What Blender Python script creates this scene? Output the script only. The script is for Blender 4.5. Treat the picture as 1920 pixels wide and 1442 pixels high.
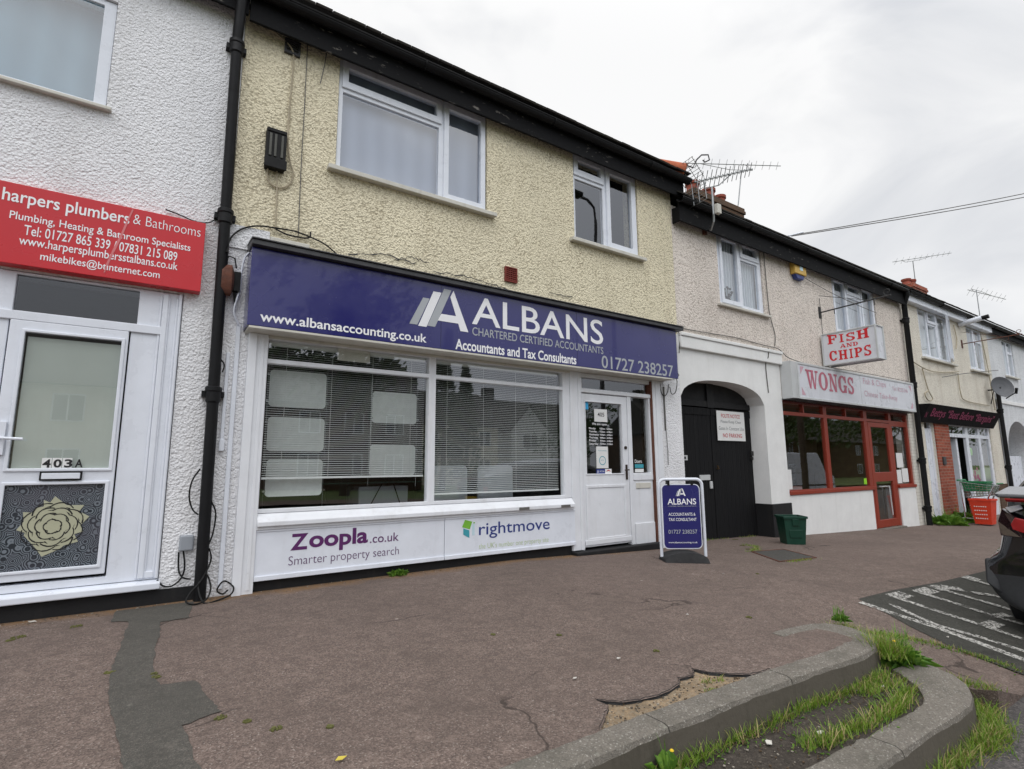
import bpy, bmesh, math, random
from mathutils import Matrix, Vector
from mathutils.geometry import delaunay_2d_cdt
random.seed(7)
SC = bpy.context.scene
for _o in list(bpy.data.objects): bpy.data.objects.remove(_o)

# ------------------------------------------------------------------ camera
cam = bpy.data.cameras.new("camera"); camo = bpy.data.objects.new("camera", cam)
SC.collection.objects.link(camo); SC.camera = camo
cam.sensor_fit = 'HORIZONTAL'; cam.sensor_width = 36.0; cam.lens = 18.7275
cam.clip_start = 0.05; cam.clip_end = 900
camo.matrix_world = Matrix(((0.83204041, -0.07753979, -0.54926891, 0.0),
                            (-0.55468309, -0.12692248, -0.82232436, -5.28),
                            (-0.00595171, 0.98887728, -0.14861464, 1.07), (0, 0, 0, 1)))
# ------------------------------------------------------------------ sky, sun, exposure
W = bpy.data.worlds.new("World"); SC.world = W; W.use_nodes = True
wt = W.node_tree; wt.nodes.clear()
SUN_EL, SUN_AZ = math.radians(58), math.radians(215)
def wn(typ, ins=None, **pr):
    n = wt.nodes.new(typ)
    for k, v in pr.items(): setattr(n, k, v)
    for k, v in (ins or {}).items():
        if isinstance(v, bpy.types.NodeSocket): wt.links.new(v, n.inputs[k])
        else: n.inputs[k].default_value = v
    return n
sky = wn('ShaderNodeTexSky', sky_type='NISHITA', sun_disc=False)
sky.sun_elevation = SUN_EL; sky.sun_rotation = SUN_AZ
tc = wn('ShaderNodeTexCoord')
mp = wn('ShaderNodeMapping', {'Vector': tc.outputs['Generated'], 'Scale': (1.0, 1.0, 1.9), 'Location': (3.1, .4, .7)})
n1 = wn('ShaderNodeTexNoise', {'Vector': mp.outputs[0], 'Scale': 2.9, 'Detail': 6.0, 'Roughness': .5, 'Distortion': .5})
n2 = wn('ShaderNodeTexNoise', {'Vector': mp.outputs[0], 'Scale': 1.0, 'Detail': 2.0, 'Roughness': .5})
dp = wn('ShaderNodeVectorMath', {0: tc.outputs['Generated'], 1: (.1, .62, .78)}, operation='DOT_PRODUCT')
s1 = wn('ShaderNodeMath', {0: n1.outputs[0], 1: n2.outputs[0]}, operation='ADD')
s2 = wn('ShaderNodeMath', {0: dp.outputs['Value'], 1: .32, 2: s1.outputs[0]}, operation='MULTIPLY_ADD')
rp = wn('ShaderNodeValToRGB', {'Fac': s2.outputs[0]})
cr = rp.color_ramp; cr.elements[0].position = .93; cr.elements[0].color = (.74, .77, .83, 1)
cr.elements[1].position = 1.36; cr.elements[1].color = (1.15, 1.15, 1.15, 1)
e = cr.elements.new(1.0) if False else cr.elements.new(.999); e.color = (.74, .77, .82, 1)
# ramp inputs above 1 clamp: squeeze the sum into 0..1 first
sq = wn('ShaderNodeMapRange', {'Value': s2.outputs[0], 'From Min': .86, 'From Max': 1.38})
wt.links.new(sq.outputs[0], rp.inputs['Fac'])
cr.elements[0].position = 0.0; cr.elements[1].position = .35; cr.elements[2].position = .9
cr.elements[1].color = (.90, .92, .96, 1); cr.elements[2].color = (1.22, 1.22, 1.22, 1)
dq = wn('ShaderNodeVectorMath', {0: tc.outputs['Generated'], 1: (-.22, -.52, .82)}, operation='DOT_PRODUCT')
bq = wn('ShaderNodeMapRange', {'Value': dq.outputs['Value'], 'From Min': .10, 'From Max': .95, 'To Min': 9.6, 'To Max': 20.0}, interpolation_type='SMOOTHSTEP')
sc10 = wn('ShaderNodeVectorMath', {0: rp.outputs[0]}, operation='SCALE'); wt.links.new(bq.outputs[0], sc10.inputs['Scale'])
mx = wn('ShaderNodeMix', data_type='RGBA'); mx.inputs[0].default_value = .95
wt.links.new(sky.outputs[0], mx.inputs[6]); wt.links.new(sc10.outputs[0], mx.inputs[7])
bg = wn('ShaderNodeBackground', {'Color': mx.outputs[2], 'Strength': 0.1})
wo = wn('ShaderNodeOutputWorld', {'Surface': bg.outputs[0]})
sl = bpy.data.lights.new("sun", 'SUN'); sl.energy = 1.1; sl.angle = math.radians(50); sl.color = (1, .97, .93)
so = bpy.data.objects.new("sun", sl); SC.collection.objects.link(so)
_d = Vector((math.sin(SUN_AZ) * math.cos(SUN_EL), math.cos(SUN_AZ) * math.cos(SUN_EL), math.sin(SUN_EL)))
so.rotation_euler = _d.to_track_quat('Z', 'Y').to_euler()
SC.view_settings.view_transform = 'Standard'; SC.view_settings.look = 'None'
SC.view_settings.exposure = -0.22; SC.view_settings.gamma = 1.0

# ------------------------------------------------------------------ small helpers
def L(r, g, b):
    f = lambda c: ((c / 255 + .055) / 1.055) ** 2.4 if c > 10 else c / 255 / 12.92
    return (f(r), f(g), f(b), 1)
class NT:
    def __init__(s, name):
        s.m = bpy.data.materials.new(name); s.m.use_nodes = True
        s.t = s.m.node_tree; s.t.nodes.clear(); s.out = s.n('ShaderNodeOutputMaterial')
        s.oc = s.n('ShaderNodeTexCoord').outputs['Object']
    def n(s, typ, ins=None, **pr):
        n = s.t.nodes.new(typ)
        for k, v in pr.items(): setattr(n, k, v)
        for k, v in (ins or {}).items(): s.set(n, k, v)
        return n
    def set(s, n, k, v):
        if isinstance(v, bpy.types.NodeSocket): s.t.links.new(v, n.inputs[k])
        else: n.inputs[k].default_value = v
    def noise(s, scale, detail=3, rough=.55, vec=None, dist=0):
        return s.n('ShaderNodeTexNoise', {'Vector': vec or s.oc, 'Scale': scale, 'Detail': detail, 'Roughness': rough, 'Distortion': dist}).outputs[0]
    def vor(s, scale, out='Distance', feature='F1', vec=None):
        return s.n('ShaderNodeTexVoronoi', {'Vector': vec or s.oc, 'Scale': scale}, feature=feature).outputs[out]
    def rng(s, v, a, b, c=0., d=1.):
        return s.n('ShaderNodeMapRange', {'Value': v, 'From Min': a, 'From Max': b, 'To Min': c, 'To Max': d}).outputs[0]
    def math(s, op, a, b=0., c=0.):
        return s.n('ShaderNodeMath', {0: a, 1: b, 2: c}, operation=op).outputs[0]
    def mix(s, f, a, b):
        n = s.n('ShaderNodeMix', data_type='RGBA')
        s.set(n, 0, f); s.set(n, 6, a); s.set(n, 7, b); return n.outputs[2]
    def scaled(s, sx, sy, sz):
        return s.n('ShaderNodeMapping', {'Vector': s.oc, 'Scale': (sx, sy, sz)}).outputs[0]
    def bump(s, h, strength=.5, dist=.01, prev=None):
        n = s.n('ShaderNodeBump', {'Height': h, 'Strength': strength, 'Distance': dist})
        if prev: s.set(n, 'Normal', prev)
        return n.outputs[0]
    def fin(s, col, rough=.6, metal=0., normal=None, spec=.5, coat=0.):
        p = s.n('ShaderNodeBsdfPrincipled', {'Base Color': col, 'Roughness': rough, 'Metallic': metal, 'Specular IOR Level': spec, 'Coat Weight': coat})
        if normal: s.set(p, 'Normal', normal)
        s.t.links.new(p.outputs[0], s.out.inputs[0]); return s.m
def mul(c, k): return (c[0] * k, c[1] * k, c[2] * k, 1)
def plain(name, col, rough=.5, metal=0., var=.12, vs=6., bump=0., bs=60., spec=.5, coat=0.):
    t = NT(name); f = t.noise(vs, 4, .6)
    c = t.mix(t.rng(f, .3, .7), mul(col, 1 - var), mul(col, 1 + var * .6))
    r = t.rng(t.noise(vs * 2.3, 3), .3, .7, max(.02, rough - .07), min(1, rough + .1))
    nm = t.bump(t.noise(bs, 3), bump, .004) if bump else None
    return t.fin(c, r, metal, nm, spec, coat)
def roughcast(name, col, grime, gk=.5, coarse=42., sk=.35, bd=.022):
    """thrown pebbledash: coarse lumps, darker dirt caught between them"""
    t = NT(name)
    a = t.noise(coarse * .55, 3, .6)
    b = t.n('ShaderNodeTexVoronoi', {'Vector': t.oc, 'Scale': coarse * 1.05, 'Smoothness': .25}, feature='SMOOTH_F1').outputs['Distance']
    b2 = t.vor(coarse * 2.3)
    h = t.math('SUBTRACT', t.math('MULTIPLY', a, 1.0), t.math('MULTIPLY_ADD', b2, .16, t.math('MULTIPLY', b, .62)))
    big = t.noise(1.1, 4, .6)
    streak = t.noise(1, 4, .6, vec=t.scaled(5, 5, .5))
    c0 = t.mix(t.rng(big, .3, .7), mul(col, .88), mul(col, 1.04))
    c1 = t.mix(t.rng(streak, .5, .78, 0, sk), c0, mul(grime, 1.5))
    pit = t.rng(h, .10, -.06, 0, gk)
    pit = t.math('MULTIPLY', pit, t.rng(t.noise(2.3, 3), .3, .65, .35, 1.0))
    c2 = t.mix(pit, c1, grime)
    fl = t.math('MULTIPLY', t.rng(t.noise(30, 2), .72, .78), .5 * gk)
    c3 = t.mix(fl, c2, mul(grime, .5))
    nm = t.bump(h, 1.0, bd)
    nm = t.bump(t.noise(160, 2), .25, .004, nm)
    return t.fin(c3, .92, 0, nm, .25)
def glass(name, tint=(.86, .9, .88), base=.09, wav=.02):
    t = NT(name)
    nm = t.bump(t.noise(1.7, 2), wav, .05)
    lw = t.n('ShaderNodeLayerWeight', {'Blend': .5, 'Normal': nm}).outputs['Facing']
    f = t.math('MULTIPLY_ADD', t.math('POWER', lw, 4.5), .85, base)
    tr = t.n('ShaderNodeBsdfTransparent', {'Color': (*tint, 1)})
    gl = t.n('ShaderNodeBsdfGlossy', {'Color': (.97, .98, 1, 1), 'Roughness': .012, 'Normal': nm})
    m = t.n('ShaderNodeMixShader', {0: f, 1: tr.outputs[0], 2: gl.outputs[0]})
    t.t.links.new(m.outputs[0], t.out.inputs[0]); return t.m
def tarmac(name, c1, c2, c3, stone, stain, crack=True, scale=120., soil=False):
    t = NT(name)
    v = t.n('ShaderNodeTexVoronoi', {'Vector': t.oc, 'Scale': scale}); vr = t.n('ShaderNodeSeparateColor', {0: v.outputs['Color']})
    a = t.mix(vr.outputs[0], c1, c2); a = t.mix(t.rng(vr.outputs[1], .45, .9), a, c3)
    a = t.mix(t.rng(vr.outputs[2], .93, .98, 0, .5), a, stone)
    a = t.mix(t.rng(t.noise(35, 3), .35, .7, 0, .35), a, mul(stain, .7))
    a = t.mix(t.rng(t.noise(7, 4, .7), .48, .66, 0, .45), a, mul(stain, .82)); a = t.mix(t.rng(t.noise(11, 3, .7), .56, .7, 0, .35), a, mul(c3, 1.25))
    a = t.mix(t.rng(t.noise(.9, 5, .65), .42, .75, 0, .65), a, stain)
    a = t.mix(t.rng(t.noise(.35, 4, .6), .5, .7, 0, .3), a, mul(c2, 1.35))
    h = v.outputs['Distance']
    if crack:
        w = t.n('ShaderNodeVectorMath', {0: t.oc, 1: t.n('ShaderNodeVectorMath', {0: t.n('ShaderNodeTexNoise', {'Vector': t.oc, 'Scale': 2.2, 'Detail': 4.}).outputs[1], 'Scale': .5}, operation='SCALE').outputs[0]}, operation='ADD').outputs[0]
        e = t.vor(.55, 'Distance', 'DISTANCE_TO_EDGE', w)
        k = t.math('MULTIPLY', t.rng(e, .006, .002), t.rng(t.noise(.8, 2), .56, .62))
        a = t.mix(t.math('MULTIPLY', k, .75), a, mul(stain, .35))
    if soil:
        xyz = t.n('ShaderNodeSeparateXYZ', {0: t.oc})
        q = t.math('ADD', xyz.outputs[1], t.math('MULTIPLY', t.noise(2.6, 4, .6), .42))
        q = t.math('MULTIPLY', t.rng(q, -.02, .13), t.rng(xyz.outputs[0], 6.0, 5.2))
        a = t.mix(t.math('MULTIPLY', q, t.rng(t.noise(24, 4), .3, .6, .3, .9)), a, L(126, 98, 68))
    sp = t.math('MULTIPLY', t.rng(t.vor(3.1, 'Distance'), .05, .035), t.rng(t.noise(5, 1), .55, .6))
    a = t.mix(t.math('MULTIPLY', sp, .5), a, stone)
    nm = t.bump(h, .6, .006); nm = t.bump(t.noise(14, 3), .25, .02, nm)
    return t.fin(a, .93, 0, nm, .25), t
def bricks(name, c1, c2, mortar, bump=.6, painted=False):
    t = NT(name)
    sp = t.n('ShaderNodeSeparateXYZ', {0: t.oc})
    u = t.math('ADD', sp.outputs[0], sp.outputs[1])
    cv = t.n('ShaderNodeCombineXYZ', {0: u, 1: sp.outputs[2]}).outputs[0]
    b = t.n('ShaderNodeTexBrick', {'Vector': cv, 'Color1': c1, 'Color2': c2, 'Mortar': mortar, 'Scale': 1., 'Mortar Size': .006, 'Brick Width': .225, 'Row Height': .075, 'Bias': 0.})
    c = t.mix(t.rng(t.noise(9, 4), .35, .7, 0, .4), b.outputs[0], mul(c1, .6))
    nm = t.bump(b.outputs[1], -bump, .008); nm = t.bump(t.noise(90, 3), .3, .004, nm)
    return t.fin(c, .55 if painted else .9, 0, nm, .3)
def tiles(name, c1, c2):
    t = NT(name)
    sp = t.n('ShaderNodeSeparateXYZ', {0: t.oc})
    cv = t.n('ShaderNodeCombineXYZ', {0: t.math('ADD', sp.outputs[0], sp.outputs[1]), 1: t.math('MULTIPLY', sp.outputs[2], 1.6)}).outputs[0]
    b = t.n('ShaderNodeTexBrick', {'Vector': cv, 'Color1': c1, 'Color2': c2, 'Mortar': mul(c1, .3), 'Scale': 1., 'Mortar Size': .008, 'Brick Width': .17, 'Row Height': .16})
    c = t.mix(t.rng(t.noise(2.5, 4), .4, .75, 0, .5), b.outputs[0], (.05, .055, .03, 1))
    return t.fin(c, .85, 0, t.bump(b.outputs[1], -.8, .02))

# ------------------------------------------------------------------ mesh builder
WM = {}
def link(o): SC.collection.objects.link(o)
def thing(name, label, cat, loc=(0, 0, 0), rz=0., group=None):
    o = bpy.data.objects.new(name, None); link(o); o.empty_display_size = .1
    o.location = loc; o.rotation_euler = (0, 0, rz)
    o['label'] = label; o['category'] = cat
    if group: o['group'] = group
    WM[o] = Matrix.Translation(loc) @ Matrix.Rotation(rz, 4, 'Z'); return o
def tag(o, label, cat, group=None):
    o['label'] = label; o['category'] = cat
    if group: o['group'] = group
    return o
def setting(o): o['kind'] = 'structure'; return o
class MB:
    def __init__(s): s.v = []; s.f = []; s.mi = []; s.cur = 0
    def face(s, pts, m=None):
        i = len(s.v); s.v += [tuple(p) for p in pts]; s.f.append(tuple(range(i, i + len(pts)))); s.mi.append(s.cur if m is None else m); return s
    def box(s, x0, x1, y0, y1, z0, z1):
        i = len(s.v)
        s.v += [(x0, y0, z0), (x1, y0, z0), (x1, y1, z0), (x0, y1, z0), (x0, y0, z1), (x1, y0, z1), (x1, y1, z1), (x0, y1, z1)]
        for q in ((0, 3, 2, 1), (4, 5, 6, 7), (0, 1, 5, 4), (1, 2, 6, 5), (2, 3, 7, 6), (3, 0, 4, 7)):
            s.f.append(tuple(i + k for k in q)); s.mi.append(s.cur)
        return s
    def prism(s, pts, d):
        """closed outline (list of 3-D points) pushed along vector d"""
        n = len(pts); i = len(s.v); d = Vector(d)
        s.v += [tuple(p) for p in pts] + [tuple(Vector(p) + d) for p in pts]
        s.f.append(tuple(range(i, i + n))); s.f.append(tuple(range(i + 2 * n - 1, i + n - 1, -1))); s.mi += [s.cur] * 2
        for k in range(n):
            a, b = i + k, i + (k + 1) % n
            s.f.append((b, a, a + n, b + n)); s.mi.append(s.cur)
        return s
    def plate(s, x0, x1, z0, z1, holes, y0, y1):
        """upright plate with rectangular openings (xa, xb, za, zb)"""
        xs = sorted({x0, x1, *[max(x0, min(x1, h[k])) for h in holes for k in (0, 1)]})
        zs = sorted({z0, z1, *[max(z0, min(z1, h[k])) for h in holes for k in (2, 3)]})
        nx, nz = len(xs) - 1, len(zs) - 1
        F = [[not any(h[0] < (xs[i] + xs[i + 1]) / 2 < h[1] and h[2] < (zs[j] + zs[j + 1]) / 2 < h[3] for h in holes) for j in range(nz)] for i in range(nx)]
        idx = {}
        def V(i, j, k):
            if (i, j, k) not in idx:
                idx[(i, j, k)] = len(s.v); s.v.append((xs[i], (y0, y1)[k], zs[j]))
            return idx[(i, j, k)]
        def Q(*c): s.f.append(tuple(V(*q) for q in c)); s.mi.append(s.cur)
        G = lambda i, j: 0 <= i < nx and 0 <= j < nz and F[i][j]
        for i in range(nx):
            for j in range(nz):
                if not F[i][j]: continue
                Q((i, j, 0), (i + 1, j, 0), (i + 1, j + 1, 0), (i, j + 1, 0))
                Q((i, j, 1), (i, j + 1, 1), (i + 1, j + 1, 1), (i + 1, j, 1))
                if not G(i - 1, j): Q((i, j, 0), (i, j + 1, 0), (i, j + 1, 1), (i, j, 1))
                if not G(i + 1, j): Q((i + 1, j, 0), (i + 1, j, 1), (i + 1, j + 1, 1), (i + 1, j + 1, 0))
                if not G(i, j - 1): Q((i, j, 0), (i, j, 1), (i + 1, j, 1), (i + 1, j, 0))
                if not G(i, j + 1): Q((i, j + 1, 0), (i + 1, j + 1, 0), (i + 1, j + 1, 1), (i, j + 1, 1))
        return s
    def tube(s, path, r, n=6, cap=True, taper=None):
        path = [Vector(p) for p in path]; rings = []
        up = None
        for k, p in enumerate(path):
            t = (path[min(k + 1, len(path) - 1)] - path[max(k - 1, 0)]).normalized()
            if up is None or abs(up.dot(t)) > .999:
                up = Vector((0, 0, 1)) if abs(t.z) < .9 else Vector((0, 1, 0))
            a = t.cross(up).normalized(); b = a.cross(t).normalized(); up = b
            rr = r if taper is None else r + (taper - r) * k / max(1, len(path) - 1)
            i = len(s.v); rings.append(i)
            for q in range(n):
                an = 2 * math.pi * q / n; s.v.append(tuple(p + a * math.cos(an) * rr + b * math.sin(an) * rr))
        for k in range(len(rings) - 1):
            for q in range(n):
                s.f.append((rings[k] + q, rings[k] + (q + 1) % n, rings[k + 1] + (q + 1) % n, rings[k + 1] + q)); s.mi.append(s.cur)
        if cap:
            s.f.append(tuple(rings[0] + q for q in range(n - 1, -1, -1))); s.f.append(tuple(rings[-1] + q for q in range(n))); s.mi += [s.cur] * 2
        return s
    def lathe(s, prof, c, axis='z', n=20):
        """profile (r, h) turned about an axis through c"""
        rings = []
        for r, h in prof:
            i = len(s.v); rings.append(i)
            for q in range(n):
                a = 2 * math.pi * q / n; u, w = r * math.cos(a), r * math.sin(a)
                s.v.append({'z': (c[0] + u, c[1] + w, c[2] + h), 'y': (c[0] + u, c[1] + h, c[2] + w), 'x': (c[0] + h, c[1] + u, c[2] + w)}[axis])
        for k in range(len(rings) - 1):
            for q in range(n):
                s.f.append((rings[k] + q, rings[k] + (q + 1) % n, rings[k + 1] + (q + 1) % n, rings[k + 1] + q)); s.mi.append(s.cur)
        s.f.append(tuple(rings[0] + q for q in range(n - 1, -1, -1))); s.f.append(tuple(rings[-1] + q for q in range(n))); s.mi += [s.cur] * 2
        return s
    def text(s, body, mapf, off=0.0, space=1.0, fit=None):
        """lettering laid on a surface: mapf(u 0..1, v 0..1) -> point"""
        cu = bpy.data.curves.new('t', 'FONT'); cu.body = body; cu.offset = off; cu.space_character = space; cu.resolution_u = 4; cu.align_x = fit or 'LEFT'
        o = bpy.data.objects.new('t', cu); link(o); dg = bpy.context.evaluated_depsgraph_get()
        me = bpy.data.meshes.new_from_object(o.evaluated_get(dg))
        vs = [v.co.copy() for v in me.vertices]
        if vs:
            x0, x1 = min(v.x for v in vs), max(v.x for v in vs); y0, y1 = min(v.y for v in vs), max(v.y for v in vs)
            i = len(s.v)
            s.v += [tuple(mapf((v.x - x0) / (x1 - x0), (v.y - y0) / (y1 - y0))) for v in vs]
            for p in me.polygons:
                s.f.append(tuple(i + k for k in p.vertices)); s.mi.append(s.cur)
        bpy.data.objects.remove(o); bpy.data.curves.remove(cu); bpy.data.meshes.remove(me); return s
    def build(s, name, mats, parent=None, smooth=False, bevel=0., local=False, segs=2, autos=None, recalc=True):
        if not isinstance(mats, (list, tuple)): mats = [mats]
        vs = s.v
        if parent is not None and not local:
            inv = WM[parent].inverted(); vs = [inv @ Vector(v) for v in vs]
        me = bpy.data.meshes.new(name); me.from_pydata(vs, [], s.f)
        for m in mats: me.materials.append(m)
        me.polygons.foreach_set('material_index', s.mi)
        if recalc:
            b = bmesh.new(); b.from_mesh(me); bmesh.ops.recalc_face_normals(b, faces=b.faces); b.to_mesh(me); b.free()
        if smooth: me.polygons.foreach_set('use_smooth', [True] * len(me.polygons))
        me.update()
        o = bpy.data.objects.new(name, me); link(o)
        WM[o] = WM[parent] if parent is not None else Matrix.Identity(4)
        if parent is not None: o.parent = parent
        if bevel:
            md = o.modifiers.new('bevel', 'BEVEL'); md.width = bevel; md.segments = segs; md.limit_method = 'ANGLE'; md.angle_limit = math.radians(40)
        if autos: me.set_sharp_from_angle(angle=math.radians(autos))
        return o
def rect(x0, x1, z0, z1, y, slope=0.):
    """surface map for lettering on a facade plane; slope = rise from left to right"""
    return lambda u, v: (x0 + (x1 - x0) * u, y, z0 + slope * u + (z1 - z0) * v)
def copy_tree(o, loc=None, rz=None, label=None):
    def rec(a, p):
        c = a.copy(); link(c); c.parent = p
        for ch in [k for k in bpy.data.objects if k.parent == a]: rec(ch, c)
        return c
    c = rec(o, None)
    if loc is not None: c.location = loc
    if rz is not None: c.rotation_euler = (0, 0, rz)
    if label: c['label'] = label
    return c
def lerp_tab(tab, x):
    if x <= tab[0][0]: return tab[0][1]
    for (a, b), (c, d) in zip(tab, tab[1:]):
        if x <= c: return b + (d - b) * (x - a) / (c - a)
    return tab[-1][1]
def sst(a, b, x):
    t = max(0, min(1, (x - a) / (b - a))); return t * t * (3 - 2 * t)
GT = [(-40, 0), (3.5, -.01), (6, -.09), (9.3, -.19), (14.6, -.37), (22, -.45), (80, -1.1)]
def gz(x): return lerp_tab(GT, x)
def ground(x, y): return gz(x) - sst(3.74, 4.06, x) * max(0, min(1, (-2.9 - y) / 1.2)) * .235
def roadz(x): return -.30 + sst(3.0, 4.6, x) * (gz(x) - .235 + .30)

# ------------------------------------------------------------------ materials
M = {}
M['white_dash'] = roughcast('white_pebbledash', L(238, 238, 240), L(150, 146, 140), .10, 50., .2, .015)
M['yellow_dash'] = roughcast('yellow_pebbledash', L(241, 231, 202), L(112, 96, 66), .50, 46., .16, .019)
M['pink_dash'] = roughcast('offwhite_pebbledash', L(232, 222, 212), L(112, 92, 78), .42, 38., .2, .018)
M['cream_dash'] = roughcast('cream_render', L(236, 230, 216), L(140, 120, 95), .3, 40., .25)
M['far_white'] = roughcast('far_white_render', L(228, 230, 232), L(130, 130, 130), .25, 40.)
def weathered(name, col, dirt, k=.35, rough=.55, bump=.25):
    t = NT(name)
    st = t.noise(1, 5, .65, vec=t.scaled(7, 7, .7)); bl = t.noise(3.2, 5, .65)
    c = t.mix(t.rng(bl, .3, .7), mul(col, .93), mul(col, 1.03))
    c = t.mix(t.rng(st, .54, .8, 0, k), c, dirt)
    c = t.mix(t.rng(t.noise(22, 4, .7), .64, .74, 0, k * .8), c, mul(dirt, .7))
    nm = t.bump(t.noise(30, 4), bump, .004)
    return t.fin(c, t.rng(bl, .3, .7, rough - .08, rough + .12), 0, nm, .4)
M['white_paint'] = weathered('white_gloss_paint', L(227, 229, 233), L(150, 140, 122), .22, .38, .12)
M['white_smooth'] = weathered('white_masonry_paint', L(232, 232, 230), L(140, 132, 120), .12, .75, .4)
M['upvc'] = weathered('white_upvc', L(226, 230, 238), L(160, 155, 145), .12, .28, .03)
M['soffit'] = weathered('grimy_cream_board', L(205, 202, 192), L(120, 110, 95), .35, .6)
M['lead'] = plain('dark_lead_capping', L(62, 62, 64), .5, 0, .3)
M['black_paint'] = weathered('black_masonry_paint', (.009, .009, .010, 1), L(60, 56, 50), .35, .7, .5)
M['black_plastic'] = plain('black_gutter_plastic', (.007, .007, .008, 1), .5, 0, .3, spec=.25)
def fascia_mat():
    t = NT('flaking_black_board')
    k = t.math('MULTIPLY', t.rng(t.noise(1, 5, .7, vec=t.scaled(6, 6, 16)), .60, .66), t.rng(t.noise(.9, 2), .45, .6))
    c = t.mix(k, (.008, .008, .009, 1), L(120, 116, 110))
    return t.fin(c, .75, 0, t.bump(t.noise(25, 4), .4, .006), .15)
M['fascia'] = fascia_mat()
M['navy'] = plain('navy_sign_panel', L(40, 39, 104), .22, 0, .06, 1.5, spec=.5, coat=.35)
M['red_sign'] = plain('red_sign_panel', L(196, 26, 36), .3, 0, .06, 1.5)
M['letter_white'] = plain('white_vinyl', L(240, 240, 242), .4, 0, .03)
M['letter_grey'] = plain('grey_vinyl', L(170, 174, 178), .4, 0, .05)
M['purple'] = plain('purple_vinyl', L(92, 38, 98), .4, 0, .05)
M['rm_navy'] = plain('blue_vinyl', L(42, 58, 128), .4, 0, .05)
M['rm_green'] = plain('green_vinyl', L(122, 186, 62), .4, 0, .05)
M['rm_teal'] = plain('teal_vinyl', L(64, 156, 170), .4, 0, .05)
M['rm_pale'] = plain('pale_blue_vinyl', L(196, 220, 228), .4, 0, .05)
M['rm_lime'] = plain('pale_green_vinyl', L(176, 196, 130), .4, 0, .08)
M['black_ink'] = plain('black_vinyl', (.012, .012, .013, 1), .4, 0, .05)
M['red_ink'] = plain('red_ink', L(186, 34, 46), .45, 0, .08)
M['grey_ink'] = plain('grey_ink', L(110, 112, 116), .5, 0, .08)
M['faded_red'] = plain('faded_red_lettering', L(186, 104, 122), .5, 0, .15, 9)
M['faded_pink'] = plain('faded_pink_lettering', L(205, 165, 178), .5, 0, .15, 9)
M['fish_red'] = plain('bright_red_lettering', L(206, 26, 38), .4, 0, .08)
M['magenta'] = plain('magenta_lettering', L(150, 48, 92), .5, 0, .15)
M['sign_white'] = weathered('aged_white_acrylic', L(214, 216, 222), L(165, 165, 165), .3, .3, .02)
M['alu'] = weathered('weathered_aluminium', L(196, 198, 198), L(110, 108, 100), .3, .4)
M['glass'] = glass('window_glass', (.95, .97, .96), base=.15, wav=.007)
M['glass_up'] = glass('upstairs_glass', (.8, .83, .86), .16)
M['glass_teal'] = glass('frosted_teal_glass', (.62, .76, .78), .16)
M['glass_dark'] = glass('dim_glass', (.42, .44, .46), .07)
M['blind'] = plain('white_blind_slats', L(236, 238, 238), .5, 0, .03)
M['net'] = None
def net():
    t = NT('net_curtain'); sp = t.n('ShaderNodeSeparateXYZ', {0: t.oc})
    w = t.n('ShaderNodeTexWave', {'Vector': t.oc, 'Scale': 4.2, 'Distortion': 2.5, 'Detail': 2.}, bands_direction='X').outputs[1]
    c = t.mix(w, L(196, 202, 206), L(236, 238, 240))
    return t.fin(c, .9, 0, t.bump(w, .6, .02))
M['net'] = net()
M['roller'] = plain('grey_roller_blind', L(166, 172, 188), .8, 0, .05, 1.2)
def roller():
    t = NT('pale_vertical_blind'); w = t.n('ShaderNodeTexWave', {'Vector': t.oc, 'Scale': 1.35, 'Distortion': 1.2, 'Detail': 1.}, bands_direction='X').outputs[1]
    return t.fin(t.mix(w, L(160, 166, 180), L(172, 178, 192)), .85, 0, t.bump(w, .4, .02))
M['roller'] = roller()
M['frost'] = plain('frosted_film', L(184, 190, 184), .55, 0, .06, 2.)
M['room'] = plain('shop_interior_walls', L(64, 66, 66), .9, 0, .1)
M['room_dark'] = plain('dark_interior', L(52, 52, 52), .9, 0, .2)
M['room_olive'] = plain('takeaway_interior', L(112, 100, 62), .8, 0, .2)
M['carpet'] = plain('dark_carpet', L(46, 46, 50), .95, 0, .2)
M['acrylic'] = plain('frosted_acrylic', L(246, 250, 248), .25, 0, .03)
M['chrome'] = plain('chrome', L(205, 208, 210), .18, 1., .05)
M['steel'] = plain('galvanised_steel', L(150, 152, 152), .4, .9, .15)
M['rust'] = plain('rusty_iron', L(96, 58, 44), .85, 0, .35, 14, .4)
M['iron'] = plain('black_wrought_iron', (.02, .019, .019, 1), .5, 0, .3)
M['cable_black'] = plain('black_cable', (.008, .008, .008, 1), .6, 0, .2, spec=.25)
M['cable_cream'] = plain('cream_cable', L(176, 164, 140), .6, 0, .2)
M['cable_grey'] = plain('grey_cable', L(96, 94, 90), .6, 0, .2)
M['box_grey'] = plain('grey_plastic_box', L(150, 155, 162), .45, 0, .06)
M['terracotta'] = plain('terracotta', L(140, 70, 54), .85, 0, .3, 12, .3)
M['red_clay'] = plain('red_painted_clay', L(120, 48, 38), .8, 0, .2, 12, .3)
M['brick'] = bricks('red_brick', L(168, 88, 66), L(132, 64, 48), L(150, 136, 122))
M['brick_old'] = bricks('old_brown_brick', L(98, 74, 56), L(76, 58, 46), L(96, 88, 76))
M['brick_white'] = bricks('white_painted_brick', L(226, 222, 212), L(216, 212, 202), L(196, 190, 178), .7, True)
M['tile_dark'] = tiles('dark_roof_tiles', (.05, .042, .038, 1), (.035, .03, .03, 1))
M['tile_orange'] = plain('orange_clay_tile', L(178, 98, 66), .85, 0, .35, 8, .4)
M['wong_red'] = weathered('red_oxide_gloss', L(142, 54, 36), L(84, 36, 30), .25, .35, .1)
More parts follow.
